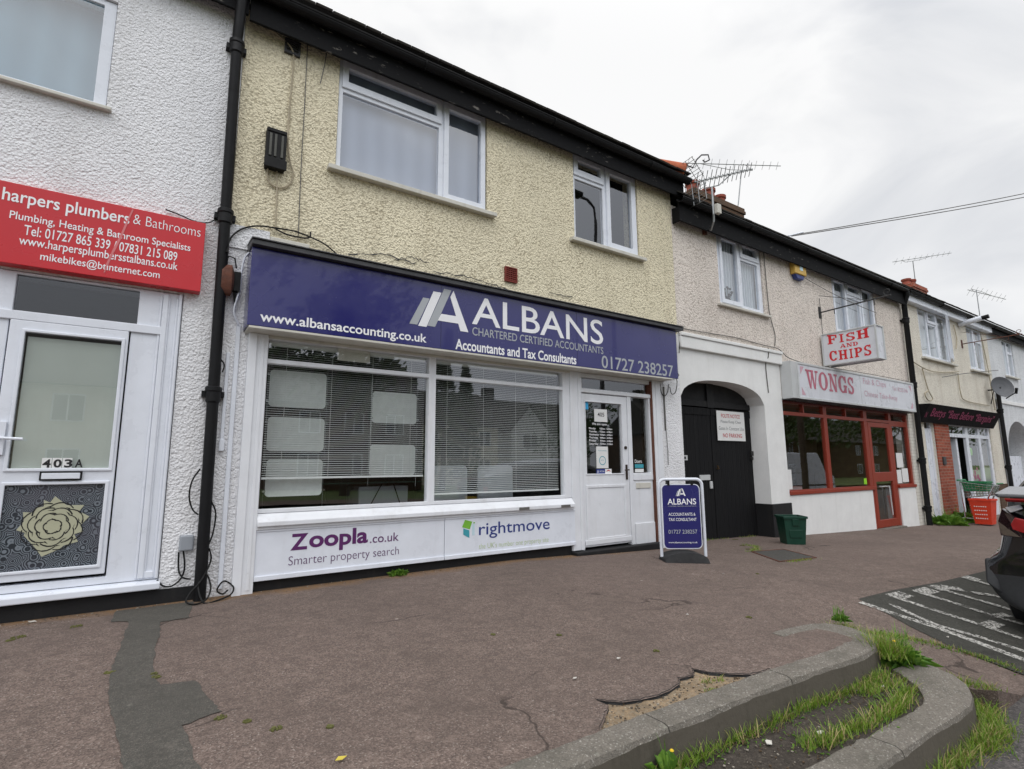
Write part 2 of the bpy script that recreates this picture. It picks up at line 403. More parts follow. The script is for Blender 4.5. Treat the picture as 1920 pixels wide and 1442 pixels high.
M['wong_dark'] = weathered('maroon_gloss', L(104, 30, 28), L(60, 22, 20), .3, .35, .1)
M['gate'] = None
def gatemat():
    t = NT('black_boarded_gate'); sp = t.n('ShaderNodeSeparateXYZ', {0: t.oc})
    fr = t.math('FRACT', t.math('MULTIPLY', sp.outputs[0], 9.2))
    gr = t.math('MULTIPLY', t.rng(fr, .0, .09), t.rng(fr, 1., .91))
    c = t.mix(t.rng(t.noise(1, 5, .6, vec=t.scaled(14, 14, 1)), .5, .75, 0, .5), (.007, .007, .008, 1), (.014, .014, .014, 1))
    return t.fin(c, .7, 0, t.bump(gr, .9, .012), .2)
M['gate'] = gatemat()
M['green_plastic'] = plain('dark_green_plastic', L(16, 60, 46), .45, 0, .12)
M['green_crate'] = plain('mid_green_plastic', L(28, 122, 72), .45, 0, .1)
M['orange_plastic'] = plain('orange_red_plastic', L(214, 62, 34), .4, 0, .06)
M['rubber'] = plain('black_rubber', (.016, .016, .017, 1), .75, 0, .2, 8, .2)
M['yellow_plastic'] = plain('aged_yellow_plastic', L(206, 168, 78), .5, 0, .1)
M['blue_plastic'] = plain('blue_plastic', L(44, 60, 120), .5, 0, .1)
M['concrete'] = None
_t = NT('kerb_concrete')
_v = _t.n('ShaderNodeTexVoronoi', {'Vector': _t.oc, 'Scale': 170.}); _r = _t.n('ShaderNodeSeparateColor', {0: _v.outputs['Color']})
_c = _t.mix(_r.outputs[0], L(102, 97, 91), L(124, 118, 109)); _c = _t.mix(_t.rng(_r.outputs[1], .9, .97, 0, .6), _c, L(172, 168, 160))
_c = _t.mix(_t.rng(_t.noise(5, 5, .7), .45, .72, 0, .6), _c, L(78, 76, 68))
_sx = _t.n('ShaderNodeSeparateXYZ', {0: _t.oc}); _f = _t.math('FRACT', _t.math('MULTIPLY', _t.math('ADD', _sx.outputs[0], 40.23), 1 / .915))
_c = _t.mix(_t.math('MULTIPLY', _t.math('MULTIPLY', _t.rng(_f, .010, .004), _t.rng(_sx.outputs[0], 3.3, 3.29)), .9), _c, L(40, 38, 34))
_c = _t.mix(_t.rng(_t.noise(17, 3), .66, .74, 0, .4), _c, L(160, 160, 148))
M['concrete'] = _t.fin(_c, .93, 0, _t.bump(_v.outputs['Distance'], .4, .006, _t.bump(_t.noise(12, 4), .5, .02)), .25)
M['kerb_face'] = weathered('shaded_dirty_kerb_riser', L(90, 84, 75), L(50, 48, 38), .8, .95, .8)  # dirty riser, its base colour darkened to carry the shade on the upright face
M['pave'], _t = tarmac('red_tarmac', L(117, 102, 94), L(90, 78, 73), L(138, 122, 113), L(190, 180, 170), L(92, 81, 75), scale=150., soil=True)
M['patch'], _t = tarmac('grey_patch_tarmac', L(86, 84, 79), L(77, 75, 70), L(103, 97, 91), L(132, 128, 120), L(74, 72, 67), False, 190.)
M['bay'], _t = tarmac('dark_bay_asphalt', L(68, 68, 63), L(58, 58, 54), L(78, 77, 71), L(112, 110, 104), L(54, 53, 49), True, 160.)
M['road'], _t = tarmac('grey_road_asphalt', L(90, 86, 86), L(70, 68, 68), L(112, 106, 104), L(156, 152, 146), L(66, 64, 62), True, 110.)
M['strip'], _t = tarmac('muddy_tarmac', L(74, 67, 61), L(60, 55, 50), L(84, 77, 70), L(120, 112, 100), L(46, 42, 37), True, 140.)
M['sandy'], _t = tarmac('sandy_base', L(170, 146, 116), L(136, 116, 92), L(150, 136, 116), L(206, 196, 176), L(96, 86, 72), False, 120.)
def paintmat():
    t = NT('worn_road_paint')
    c = t.mix(t.rng(t.noise(60, 3), .4, .7), L(196, 194, 188), L(150, 148, 142))
    p = t.n('ShaderNodeBsdfPrincipled', {'Base Color': c, 'Roughness': .8}); tr = t.n('ShaderNodeBsdfTransparent')
    k = t.math('MAXIMUM', t.rng(t.noise(46, 4, .75), .47, .56), t.math('MULTIPLY', t.rng(t.noise(9, 4, .7), .54, .62), .9))
    m = t.n('ShaderNodeMixShader', {0: k, 1: p.outputs[0], 2: tr.outputs[0]}); t.t.links.new(m.outputs[0], t.out.inputs[0]); return t.m
M['road_paint'] = paintmat()
def leafmat(name, a, b, tr=.25):
    t = NT(name); c = t.mix(t.n('ShaderNodeTexWhiteNoise', {'Vector': t.n('ShaderNodeVectorMath', {0: t.oc, 1: (.02, .02, .02)}, operation='SNAP').outputs[0]}).outputs[0], a, b)
    d = t.n('ShaderNodeBsdfPrincipled', {'Base Color': c, 'Roughness': .6}); s = t.n('ShaderNodeBsdfTranslucent', {'Color': c})
    m = t.n('ShaderNodeMixShader', {0: tr, 1: d.outputs[0], 2: s.outputs[0]}); t.t.links.new(m.outputs[0], t.out.inputs[0]); return t.m
M['grass'] = leafmat('grass_blades', L(96, 132, 34), L(134, 158, 56), .4)
M['straw'] = leafmat('dry_grass', L(176, 160, 110), L(150, 138, 88))
M['leaf'] = leafmat('weed_leaves', L(70, 112, 34), L(112, 148, 50))
M['leaf_dark'] = leafmat('tree_leaves', L(46, 66, 28), L(72, 94, 40), .2)
M['moss'] = plain('moss', L(98, 98, 52), .95, 0, .35, 30, .5)
M['bark'] = plain('bark', L(78, 66, 54), .9, 0, .3, 8, .5)
M['earth'] = plain('verge_grass', L(88, 104, 48), .95, 0, .35, 1.5, .4)
M['paper'] = plain('white_paper', L(226, 226, 224), .7, 0, .04)
M['litter'] = plain('dirty_paper', L(196, 192, 184), .8, 0, .15)
M['yellow_leaf'] = plain('yellow_leaf', L(196, 178, 70), .7, 0, .2)
M['brass'] = plain('tarnished_brass', L(110, 90, 62), .35, .8, .2)
M['handle'] = plain('dark_bronze_handle', L(70, 60, 54), .35, .7, .2)
M['cyan'] = plain('cyan_sticker', L(44, 160, 214), .4, 0, .05)
M['car_black'] = plain('black_car_paint', (.006, .0065, .008, 1), .12, 0, .05, 3, coat=1.)
M['car_plastic'] = plain('unpainted_black_bumper', (.018, .019, .021, 1), .55, 0, .1, 20, .1)
M['car_glass'] = plain('privacy_glass', (.008, .010, .012, 1), .03, 0, .02, spec=.8)
M['lamp_red'] = plain('red_lamp_lens', (.35, .008, .010, 1), .1, 0, .1, coat=1.)
M['lamp_dark'] = plain('smoked_lamp_lens', (.03, .012, .014, 1), .08, 0, .1, coat=1.)
M['lamp_clear'] = plain('clear_lamp_lens', L(205, 205, 210), .1, 0, .1, coat=1.)
M['tyre'] = plain('tyre_rubber', (.014, .014, .014, 1), .8, 0, .2)
M['alloy'] = plain('alloy_wheel', L(140, 142, 146), .3, .9, .1)
# ------------------------------------------------------------------ building pieces
def window(house, x0, x1, z0, z1, lights, y=.03, sashes=(), sill=None, gl='glass_up', cur='net', cy=.14, lintel=None, curz=None, mat='upvc', label=None):
    """frame (the part) > pane, sill, curtain; lights are the glass rectangles, sashes the raised opening frames round some of them"""
    mb = MB(); mb.plate(x0, x1, z0, z1, [(l[0] - .004, l[1] + .004, l[2] - .004, l[3] + .004) for l in lights], y, y + .06)
    for (a, b, c, d), k in sashes:
        l = lights[k]; mb.plate(a, b, c, d, [l], y - .022, y - .002)
    f = mb.build('window', M[mat], house, bevel=.005)
    if label: f['label'] = label
    g = MB()
    for l in lights: g.face([(l[0] - .003, y + .022, l[2] - .003), (l[1] + .003, y + .022, l[2] - .003), (l[1] + .003, y + .022, l[3] + .003), (l[0] - .003, y + .022, l[3] + .003)])
    g.build('pane', M[gl], f)
    if sill:
        a, b, top, h, d = sill
        s = MB(); s.prism([(a, -d, top - .012 - h), (a, -d, top - .012), (a, y + .02, top), (a, y + .02, top - h)], (b - a, 0, 0))
        s.build('sill', M['soffit' if mat == 'upvc' else mat], f, bevel=.006)
    if cur:
        c = MB(); q = curz or (z0 + .02, z1 - .02)
        n = 1 if cur == 'roller' else max(6, int((x1 - x0) * 24))
        for i in range(n):
            xa, xb = x0 + .02 + (x1 - x0 - .04) * i / n, x0 + .02 + (x1 - x0 - .04) * (i + 1) / n
            ya, yb = (cy, cy) if n == 1 else (cy + .012 * (i % 2), cy + .012 * ((i + 1) % 2))
            c.face([(xa, ya, q[0]), (xb, yb, q[0]), (xb, yb, q[1]), (xa, ya, q[1])])
        c.build('blind' if n == 1 else 'net_curtain', M[cur], f)
    if lintel:
        a, b, c2, d = lintel
        MB().box(a, b, -.012, y, c2, d).build('head_board', M['soffit'], f, bevel=.004)
    return f
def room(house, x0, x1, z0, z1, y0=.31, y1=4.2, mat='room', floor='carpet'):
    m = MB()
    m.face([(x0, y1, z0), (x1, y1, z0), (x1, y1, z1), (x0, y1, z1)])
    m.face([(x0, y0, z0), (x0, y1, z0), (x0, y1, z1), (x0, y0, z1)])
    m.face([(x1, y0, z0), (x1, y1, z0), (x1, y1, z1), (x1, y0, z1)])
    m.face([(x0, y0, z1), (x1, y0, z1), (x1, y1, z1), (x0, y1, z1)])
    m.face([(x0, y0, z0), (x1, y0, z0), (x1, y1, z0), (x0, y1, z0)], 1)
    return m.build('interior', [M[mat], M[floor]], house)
def shell(house, x0, x1, z1, mat):
    m = MB(); m.box(x0 + .01, x1 - .01, 8.0, 8.25, -1.0, z1)
    m.box(x0 + .01, x0 + .10, .31, 7.99, -1.0, z1); m.box(x1 - .10, x1 - .01, .31, 7.99, -1.0, z1)
    m.build('rear_wall', M[mat], house)
def gutter_path(a, b, y, z, r=.055):
    m = MB(); n = 8; seg = max(1, int(abs(b - a) / .9))
    def ring(x): return [(x, y + r * math.cos(math.pi + math.pi * k / n), z + r * math.sin(math.pi + math.pi * k / n)) for k in range(n + 1)]
    for i in range(seg):
        p, q = ring(a + (b - a) * i / seg), ring(a + (b - a) * (i + 1) / seg)
        for k in range(n): m.face([p[k], p[k + 1], q[k + 1], q[k]])
    m.prism([(a, y - r - .004, z - .012), (a, y - r + .006, z - .012), (a, y - r + .006, z + .008), (a, y - r - .004, z + .008)], (b - a, 0, 0))
    for i in range(seg + 1):
        x = a + (b - a) * i / seg
        if i % 2 == 0: m.tube([(x, y + (r + .007) * math.cos(t), z + (r + .007) * math.sin(t)) for t in [math.pi + math.pi * k / 7 for k in range(8)]], .009, 4)
    return m
def tile_courses(m, x0, x1, y0, z0, run, pitch, step=.28, thick=.022):
    """stepped courses of plain tiles up a roof slope, with a wavy lower edge"""
    c, s_ = math.cos(pitch), math.sin(pitch); n = int(run / step)
    w = .17
    for i in range(n):
        d0, d1 = i * step, (i + 1) * step + .05
        y_a, z_a, y_b, z_b = y0 + d0 * c, z0 + d0 * s_ + thick, y0 + d1 * c, z0 + d1 * s_ + .004
        if i < 3:
            k = int((x1 - x0) / w); ww = (x1 - x0) / k
            for j in range(k):
                xa, xb = x0 + j * ww + .004, x0 + (j + 1) * ww - .004; q = random.uniform(-.012, .012); r = random.uniform(-.004, .006)
                m.prism([(xa, y_a + q, z_a + r - thick * .6), (xb, y_a + q, z_a + r - thick * .6), (xb, y_b, z_b - thick * .6), (xa, y_b, z_b - thick * .6)], (0, -.008, thick * .7))
        else:
            m.prism([(x0, y_a, z_a - thick), (x1, y_a, z_a - thick), (x1, y_b, z_b - thick), (x0, y_b, z_b - thick)], (0, -.008, thick))

# ================================================================== white house at the left (403A)
HA = thing('terraced_house', 'white pebbledash house with a rose-patterned front door under the red plumbers sign', 'house', (-1.4, 0, 0))
a_holes = [(-2.0, -.56, 4.05, 5.06), (-1.10, .11, .17, 2.545)]
MB().plate(-3.6, .418, .095, 5.6, a_holes, 0, .3).build('wall', M['white_dash'], HA)
MB().plate(-3.6, .40, -.6, .175, [(.105, .5, .10, .2)], -.022, .29).build('plinth', M['black_paint'], HA)
shell(HA, -3.6, .418, 5.4, 'white_dash')
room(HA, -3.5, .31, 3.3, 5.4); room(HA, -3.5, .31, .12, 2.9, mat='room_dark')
window(HA, -2.0, -.565, 4.055, 5.055, [(-1.93, -.655, 4.10, 5.0)], y=.025, sill=(-2.06, -.52, 4.055, .03, .06), gl='glass_teal', cur='roller', cy=.2)
# entrance: one white frame with the door, the fanlight and a blind panel
df = MB(); df.plate(-1.095, .105, .185, 2.54, [(-.965, -.20, 2.225, 2.52), (-.975, -.235, .24, 2.175)], .0, .08)
for x in (-.055, .0, .06): df.box(x, x + .018, -.012, -.001, .20, 2.50)
df.box(-.035, .005, -.022, -.001, .20, 2.52); df.box(.078, .1, -.022, -.001, .19, 2.54)
df.box(.012, .07, -.016, -.001, .20, .25); df.box(-1.05, .0, -.02, -.001, 2.165, 2.235)
df.build('door_frame', M['upvc'], HA, bevel=.006)
MB().face([(-.965, .03, 2.225), (-.2, .03, 2.225), (-.2, .03, 2.52), (-.965, .03, 2.52)]).build('fanlight', M['glass_dark'], HA)
MB().prism([(-1.14, -.075, .115), (-1.14, -.075, .165), (-1.14, .02, .183), (-1.14, .02, .115)], (1.26, 0, 0)).build('door_sill', M['upvc'], HA, bevel=.008)
dr = MB(); dr.plate(-.965, -.245, .265, 2.165, [(-.875, -.285, 1.06, 2.08), (-.875, -.295, .335, .945)], -.018, .04)
dr.plate(-.895, -.262, 1.04, 2.10, [(-.872, -.287, 1.063, 2.077)], -.03, -.019)
dr.plate(-.895, -.272, .315, .965, [(-.872, -.297, .338, .942)], -.03, -.019)
door = dr.build('door', M['upvc'], HA, bevel=.007)
MB().face([(-.875, .0, 1.06), (-.285, .0, 1.06), (-.285, .0, 2.08), (-.875, .0, 2.08)]).build('pane', M['glass'], door)
MB().box(-.86, -.285, .015, .022, 1.06, 2.05).build('frosted_film', M['frost'], door)
def rosemat():
    t = NT('patterned_door_film')
    v = t.n('ShaderNodeTexVoronoi', {'Vector': t.oc, 'Scale': 15.})
    r = t.math('SINE', t.math('MULTIPLY', v.outputs['Distance'], 44.))
    c = t.mix(t.rng(r, -.2, .6), L(46, 52, 58), L(120, 128, 136))
    c = t.mix(t.rng(t.noise(3), .4, .7, 0, .5), c, L(88, 82, 92))
    return t.fin(c, .2)
M['film'] = rosemat()
MB().box(-.876, -.294, -.004, .012, .334, .946).build('lower_panel', M['film'], door)
rp_ = [(-.589, .856), (-.517, .788), (-.412, .784), (-.438, .738), (-.374, .697), (-.422, .634), (-.402, .587), (-.453, .572), (-.426, .515), (-.505, .494), (-.531, .469), (-.626, .424), (-.66, .48), (-.739, .584), (-.734, .602), (-.783, .623), (-.748, .683), (-.759, .749), (-.706, .743), (-.695, .773), (-.647, .785), (-.651, .831), (-.614, .811)]
rs = MB(); rs.prism([(x, -.0075, z) for x, z in rp_], (0, .003, 0)); rs.cur = 1
cx_, cz_ = -.583, .636
for k, (rr, n) in enumerate(((.05, 5), (.095, 6), (.135, 7), (.17, 8))):
    for j in range(n):
        a0 = 2 * math.pi * (j + .37 * k) / n; pts = []
        for q in range(7):
            aa = a0 + 2 * math.pi / n * (q / 6) * 1.12; rad = rr * (1.0 + .13 * math.sin(q / 6 * math.pi) - .12 * (q / 6))
            pts.append((cx_ + rad * math.cos(aa), -.0082 - .0002 * k, cz_ + rad * math.sin(aa) * .98))
        for p, q2 in zip(pts, pts[1:]):
            d = Vector((q2[0] - p[0], 0, q2[2] - p[2])); nrm = Vector((-d.z, 0, d.x)).normalized() * (.0028 + .002 * random.random())
            rs.face([Vector(p) - nrm, Vector(q2) - nrm, Vector(q2) + nrm, Vector(p) + nrm])
        tip = pts[-1]; rs.face([tip, (tip[0] + .03 * math.cos(a0 + 2.4), tip[1] - .0001, tip[2] + .03 * math.sin(a0 + 2.4)), (tip[0] + .006, tip[1] - .0001, tip[2] + .008)])
rs.build('rose_motif', [plain('pale_olive_film', L(178, 178, 152), .35, 0, .06), M['black_ink']], door)
MB().box(-.69, -.442, -.04, -.031, .972, 1.04).build('letterbox', [M['black_plastic']], door, bevel=.004)
MB().box(-.678, -.454, -.046, -.0405, .984, 1.028).build('letterbox_flap', M['upvc'], door, bevel=.004)
hb = MB(); hb.box(-.945, -.905, -.045, -.0185, 1.16, 1.40); hb.tube([(-.925, -.03, 1.28), (-.925, -.075, 1.28), (-.80, -.078, 1.275)], .011, 8)
hb.build('door_handle', M['upvc'], door, bevel=.006)
hn = MB()
for i in range(3): hn.box(-.69 + i * .06, -.634 + i * .06, -.0045, -.0015, 1.065, 1.14)
hn.cur = 1
for i, ch in enumerate('403A'): hn.text(ch, rect(-.685 + i * .063, -.637 + i * .063, 1.068, 1.13, -.0062), .03)
hn.build('house_number', [M['paper'], M['black_ink']], door)
ra = MB(); tile_courses(ra, -4, .55, -.27, 5.64, 5.4, math.radians(40)); ra.build('roof', M['tile_dark'], HA)
fa = MB(); fa.box(-3.8, .43, -.15, -.125, 5.34, 5.58); fa.box(-3.8, .43, -.124, -.001, 5.50, 5.53); fa.build('fascia', M['fascia'], HA)
gutter_path(-3.8, .30, -.21, 5.58).build('gutter', M['black_plastic'], HA, smooth=True)

# ================================================================== yellow house with the accountants shop (405)
HB = thing('terraced_house', 'yellow pebbledash house above the navy accountants shopfront', 'house', (3.5, 0, 0))
MB().plate(.422, 6.62, 3.05, 5.6, [(1.335, 3.175, 4.12, 5.425), (4.575, 5.85, 4.12, 5.445), (.3, .76, 3.0, 3.275)], 0, .3).build('wall', M['yellow_dash'], HB)
for a_ in ((.422, .64, -.3, 3.05, -.004), (6.105, 6.62, -.4, 3.05, -.004), (.422, .757, 3.052, 3.273, -.02)): MB().plate(*a_[:4], [], a_[4], .29).build('lower_wall', M['white_dash'], HB)
MB().box(.64, 6.105, .02, .29, 2.26, 3.05).build('lintel_wall', M['soffit'], HB)
MB().box(.76, 1.12, -.03, -.003, 3.085, 3.23).build('render_patch', M['soffit'], HB, bevel=.01)
def cracks(name, paths, mat, y):
    for p in paths:
        m = MB(); q = [p[0]]
        for (xa, za), (xb, zb) in zip(p, p[1:]):
            for k in range(1, 9):
                q.append((xa + (xb - xa) * k / 8, za + (zb - za) * k / 8 + random.uniform(-.014, .014)))
        for k, (a, b) in enumerate(zip(q, q[1:])):
            w = .0035 + .004 * random.random()
            m.face([(a[0], y, a[1] - w), (b[0], y, b[1] - w), (b[0], y, b[1] + w), (a[0], y, a[1] + w)])
        m.build(name, mat, HB)
cracks('wall_crack', [[(1.5, 3.22), (1.9, 3.31), (2.25, 3.27)], [(2.0, 3.27), (2.2, 3.34), (2.4, 3.31)], [(2.45, 3.23), (2.9, 3.25), (3.3, 3.21), (3.55, 3.19)], [(4.1, 3.27), (4.5, 3.29)]], M['black_ink'], -.016)
shell(HB, .422, 6.62, 5.4, 'cream_dash')
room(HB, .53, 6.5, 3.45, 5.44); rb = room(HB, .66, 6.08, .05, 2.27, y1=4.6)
window(HB, 1.345, 3.165, 4.135, 5.41, [(1.44, 2.485, 5.165, 5.325), (1.395, 2.52, 4.175, 5.035), (2.65, 3.09, 4.225, 5.32)],
       sashes=[((1.375, 2.55, 5.085, 5.40), 0), ((2.585, 3.155, 4.15, 5.40), 2)], sill=(1.25, 3.27, 4.13, .05, .085), cur='roller', lintel=(1.33, 3.18, 5.41, 5.46))
window(HB, 4.585, 5.84, 4.14, 5.43, [(4.68, 5.115, 5.195, 5.33), (4.63, 5.15, 4.19, 5.045), (5.29, 5.73, 4.245, 5.32)],
       sashes=[((4.60, 5.175, 5.10, 5.42), 0), ((5.215, 5.825, 4.155, 5.42), 2)], sill=(4.48, 5.92, 4.13, .05, .085), cur=None, lintel=(4.57, 5.86, 5.43, 5.48))
# roof with a hipped right-hand end
PB = math.radians(27); tp = math.tan(PB)
rf = MB(); y0, z0 = -.28, 5.63
ex = 6.78
rf.face([(.3, y0, z0), (ex, y0, z0), (ex - 4.4, y0 + 4.4, z0 + 4.4 * tp), (.3, y0 + 4.4, z0 + 4.4 * tp)])
rf.face([(ex, y0, z0), (ex, 8.3, z0), (ex - 4.4, y0 + 4.4, z0 + 4.4 * tp)])
rf.face([(.3, 8.3, z0), (ex, 8.3, z0), (ex - 4.4, y0 + 4.4, z0 + 4.4 * tp), (.3, y0 + 4.4, z0 + 4.4 * tp)])
k = int(6.6 / .17)
for j in range(k):
    xa = .32 + j * .17; r = random.uniform(-.004, .006)
    rf.prism([(xa, y0 - .025, z0 - .012 + r), (xa + .162, y0 - .025, z0 - .012 + r), (xa + .162, y0 + .3, z0 + .3 * tp - .012), (xa, y0 + .3, z0 + .3 * tp - .012)], (0, -.012, .018))
roofB = rf.build('roof', M['tile_dark'], HB)
hp = MB()
for i in range(6):
    s0 = .05 + i * .36; w = .125
    a = Vector((ex - s0, y0 + s0, z0 + s0 * tp + .03)); b = Vector((ex - s0 - .40, y0 + s0 + .40, z0 + (s0 + .40) * tp + .05))
    hp.tube([a, b], .135, 10, taper=.10)
hp.build('hip_tiles', M['tile_orange'], roofB, smooth=False, autos=40)
hi = MB(); c = Vector((ex + .02, y0 - .02, z0 + .12))
k_ = .7
hi.tube([c + Vector((-.12, .12, .10)), c + Vector((.02, -.02, .0)), c + Vector((.06, -.06, .12)), c + Vector((.12, -.12, .20)), c + Vector((.19, -.19, .19)), c + Vector((.20, -.20, .10)), c + Vector((.15, -.15, .07)), c + Vector((.13, -.13, .11))], .012, 5)
hi.build('hip_iron', M['iron'], roofB)
fb = MB(); fb.box(.44, 6.78, -.15, -.12, 5.29, 5.58); fb.box(6.75, 6.78, -.119, 8.2, 5.29, 5.58); fb.box(.44, 6.749, -.119, -.001, 5.51, 5.54); fb.box(6.625, 6.749, -.119, 8.2, 5.30, 5.33)
fb.build('fascia', M['fascia'], HB, bevel=.004)
gutter_path(.36, 6.84, -.215, 5.575, .066).build('gutter', M['black_plastic'], HB, smooth=True)
# terracotta air brick, painted red
av = MB(); av.plate(3.42, 3.60, 3.30, 3.49, [(3.435, 3.585, 3.315, 3.475)], -.03, -.002); av.box(3.434, 3.586, -.006, .02, 3.314, 3.476)
for i in range(6): av.box(3.436, 3.584, -.024, -.007, 3.324 + i * .026, 3.336 + i * .026)
for i in range(4): av.box(3.46 + i * .034, 3.468 + i * .034, -.022, -.008, 3.316, 3.474)
av.build('air_brick', M['red_clay'], HB)
vc = MB(); vc.plate(.78, .93, 5.20, 5.36, [(.80, .91, 5.22, 5.34)], -.03, -.002)
for i in range(4): vc.box(.80, .91, -.02, -.004, 5.225 + i * .03, 5.24 + i * .03)
vc.build('air_brick', M['lead'], HB)

# -------- the shopfront
def white(name, mb, parent=HB, bevel=.006): return mb.build(name, M['white_paint'], parent, bevel=bevel)
p = MB(); p.box(.632, .795, -.07, .1, -.04, 2.262); p.box(.63, .70, -.085, -.071, -.04, 2.262); p.box(.735, .765, -.076, -.0705, .02, 2.24); white('pilaster', p)
p = MB(); p.box(5.93, 6.10, -.06, .1, -.14, 2.262); p.box(5.985, 6.02, -.068, -.0605, -.12, 2.25); white('pilaster', p)
MB().box(5.898, 5.93, -.05, .05, -.1, 2.25).build('rusted_edge', M['rust'], HB)
sf = MB(); sf.plate(.795, 4.585, .655, 2.262, [(.805, 2.425, .69, 2.008), (.805, 2.425, 2.05, 2.232), (2.508, 4.285, .69, 2.008), (2.508, 4.285, 2.05, 2.232)], -.03, .05)
sf.box(4.395, 4.585, -.045, -.031, .01, 2.262); sf.box(4.52, 4.56, -.055, -.046, .01, 2.262)
sf.box(4.395, 4.585, -.03, .05, .01, .654)
shopwin = sf.build('shop_window', M['white_paint'], HB, bevel=.006)
for l in ((.80, 2.43), (2.504, 4.29)):
    for za, zb in ((.686, 2.012), (2.046, 2.236)): MB().face([(l[0], .012, za), (l[1], .012, za), (l[1], .012, zb), (l[0], .012, zb)]).build('pane', M['glass'], shopwin)
sl_ = MB(); sl_.prism([(.795, -.10, .545), (.795, -.10, .585), (.795, -.032, .652), (.795, .04, .652), (.795, .04, .545)], (3.599, 0, 0))
sl_.box(.795, 4.394, -.075, .04, .515, .5449); sl_.build('sill', M['white_paint'], shopwin, bevel=.006)
for x in (3.55, 4.17): MB().box(x, x + .14, -.108, -.101, .55, .58).build('sill_vent', M['cable_grey'], shopwin)
sb = MB(); sb.box(.70, 4.58, -.012, .2, -.35, .1); sb.build('plinth', M['black_paint'], HB)
st = MB(); st.box(4.38, 5.93, -.13, .2, -.35, .0); st.build('doorstep', M['black_paint'], HB, bevel=.012)
# door, side light, fanlight
fr = MB(); fr.plate(4.585, 5.93, -.02, 2.262, [(4.598, 5.435, -.1, 2.0), (5.51, 5.868, .945, 2.0), (4.61, 5.9, 2.062, 2.205), (5.505, 5.90, -.1, .925)], -.028, .05)
fr.box(4.585, 5.93, -.042, -.029, 2.005, 2.055)
white('door_frame', fr)
sp = MB(); sp.box(5.505, 5.90, -.018, .03, -.08, .925); sp.box(5.51, 5.895, -.034, -.019, -.08, .27); sp.box(5.505, 5.9, -.032, -.019, .845, .925)
spo = white('side_panel', sp)
MB().box(5.555, 5.845, -.03, -.0185, .735, .81).build('letterbox', M['soffit'], spo, bevel=.004)
g = MB(); g.face([(5.505, .012, .94), (5.875, .012, .94), (5.875, .012, 2.005), (5.505, .012, 2.005)]); g.build('side_light', M['glass'], HB)
g = MB(); g.face([(4.605, .012, 2.058), (5.905, .012, 2.058), (5.905, .012, 2.21), (4.605, .012, 2.21)]); g.build('fanlight', M['glass'], HB)
d = MB(); d.plate(4.605, 5.428, .03, 1.992, [(4.665, 5.325, .945, 1.885)], -.02, .03)
d.plate(4.64, 5.36, .10, .80, [(4.675, 5.32, .135, .765)], -.030, -.0205); d.box(4.606, 5.427, -.034, -.0205, .055, .115)
d.plate(4.65, 5.34, .93, 1.9, [(4.666, 5.324, .946, 1.884)], -.028, -.0205)
shopdoor = white('door', d)
g = MB(); g.face([(4.66, .008, .94), (5.33, .008, .94), (5.33, .008, 1.89), (4.66, .008, 1.89)]); g.build('pane', M['glass'], shopdoor)
h = MB(); h.box(5.365, 5.40, -.03, -.0205, .86, 1.06); h.tube([(5.382, -.03, .99), (5.382, -.075, .99), (5.30, -.078, .988)], .009, 7); h.build('door_handle', M['handle'], shopdoor, bevel=.003)
MB().lathe([(.022, -.036), (.022, -.021)], (5.375, 0, 1.29), 'y', 14).build('lock', M['handle'], shopdoor)
n = MB(); n.box(4.845, 5.075, .0, .006, 1.63, 1.80); n.cur = 1; n.text('405', rect(4.90, 5.02, 1.70, 1.755, -.0015), .008); n.build('number_card', [M['paper'], M['black_ink']], shopdoor)
n = MB(); n.text('We are open...', rect(4.80, 5.10, 1.575, 1.615, .004), .01); n.build('opening_heading', M['letter_white'], shopdoor); n = MB()
for i, (dd, tt) in enumerate((('Monday', '9.00am - 6.00pm'), ('Tuesday', '9.00am - 6.00pm'), ('Wednesday', '9.00am - 6.00pm'), ('Thursday', '9.00am - 6.00pm'), ('Friday', '9.00am - 6.00pm'), ('Saturday', '10.00am - 4.00pm'))):
    z = 1.525 - i * .0405
    n.text(dd, rect(4.745, 4.745 + .0195 * len(dd), z - (.007 if dd[-1] == 'y' else 0), z + .027, .004), .012)
    n.text(tt, rect(4.935, 5.165, z - .005, z + .026, .004), .012)
n.build('opening_hours', M['letter_white'], shopdoor)
n = MB(); n.box(4.86, 5.07, .0, .006, 1.015, 1.30); n.cur = 1
for k in range(24):
    a, b = 2 * math.pi * k / 24, 2 * math.pi * (k + 1) / 24
    n.face([(4.965 + r * math.cos(t), -.0012, 1.115 + r * math.sin(t)) for r, t in ((.05, a), (.06, a), (.06, b), (.05, b))])
n.text('cloud accounting', rect(4.89, 5.04, 1.235, 1.255, -.0012), .0); n.text('partner', rect(4.935, 4.995, 1.11, 1.128, -.0012), .0)
n.build('certificate', [M['paper'], M['rm_teal']], shopdoor)
n = MB(); n.box(4.855, 5.005, .0, .005, .945, 1.005); n.cur = 1; n.box(5.006, 5.125, .0, .005, .945, 1.005); n.cur = 2
n.text('A', rect(4.865, 4.892, .955, .993, -.0012), .01); n.text('ACCA', rect(4.905, 4.99, .965, .985, -.0012)); n.cur = 3
n.face([(5.02, -.0012, .968), (5.065, -.0012, .998), (5.115, -.0012, .968), (5.065, -.0012, .98)]); n.build('membership_sticker', [M['rm_navy'], M['paper'], M['letter_white'], M['red_ink']], shopdoor)
MB().box(4.668, 4.74, .0, .005, 1.785, 1.883).build('blue_sticker', M['cyan'], shopdoor)
n = MB(); n.text('Doers', rect(5.58, 5.72, 1.08, 1.13, .007), .01); n.box(5.58, 5.75, .006, .010, .955, 1.0); n.cur = 1; n.box(5.58, 5.75, .006, .0099, 1.012, 1.065); n.build('window_sticker', [M['paper'], M['rm_teal']], spo)
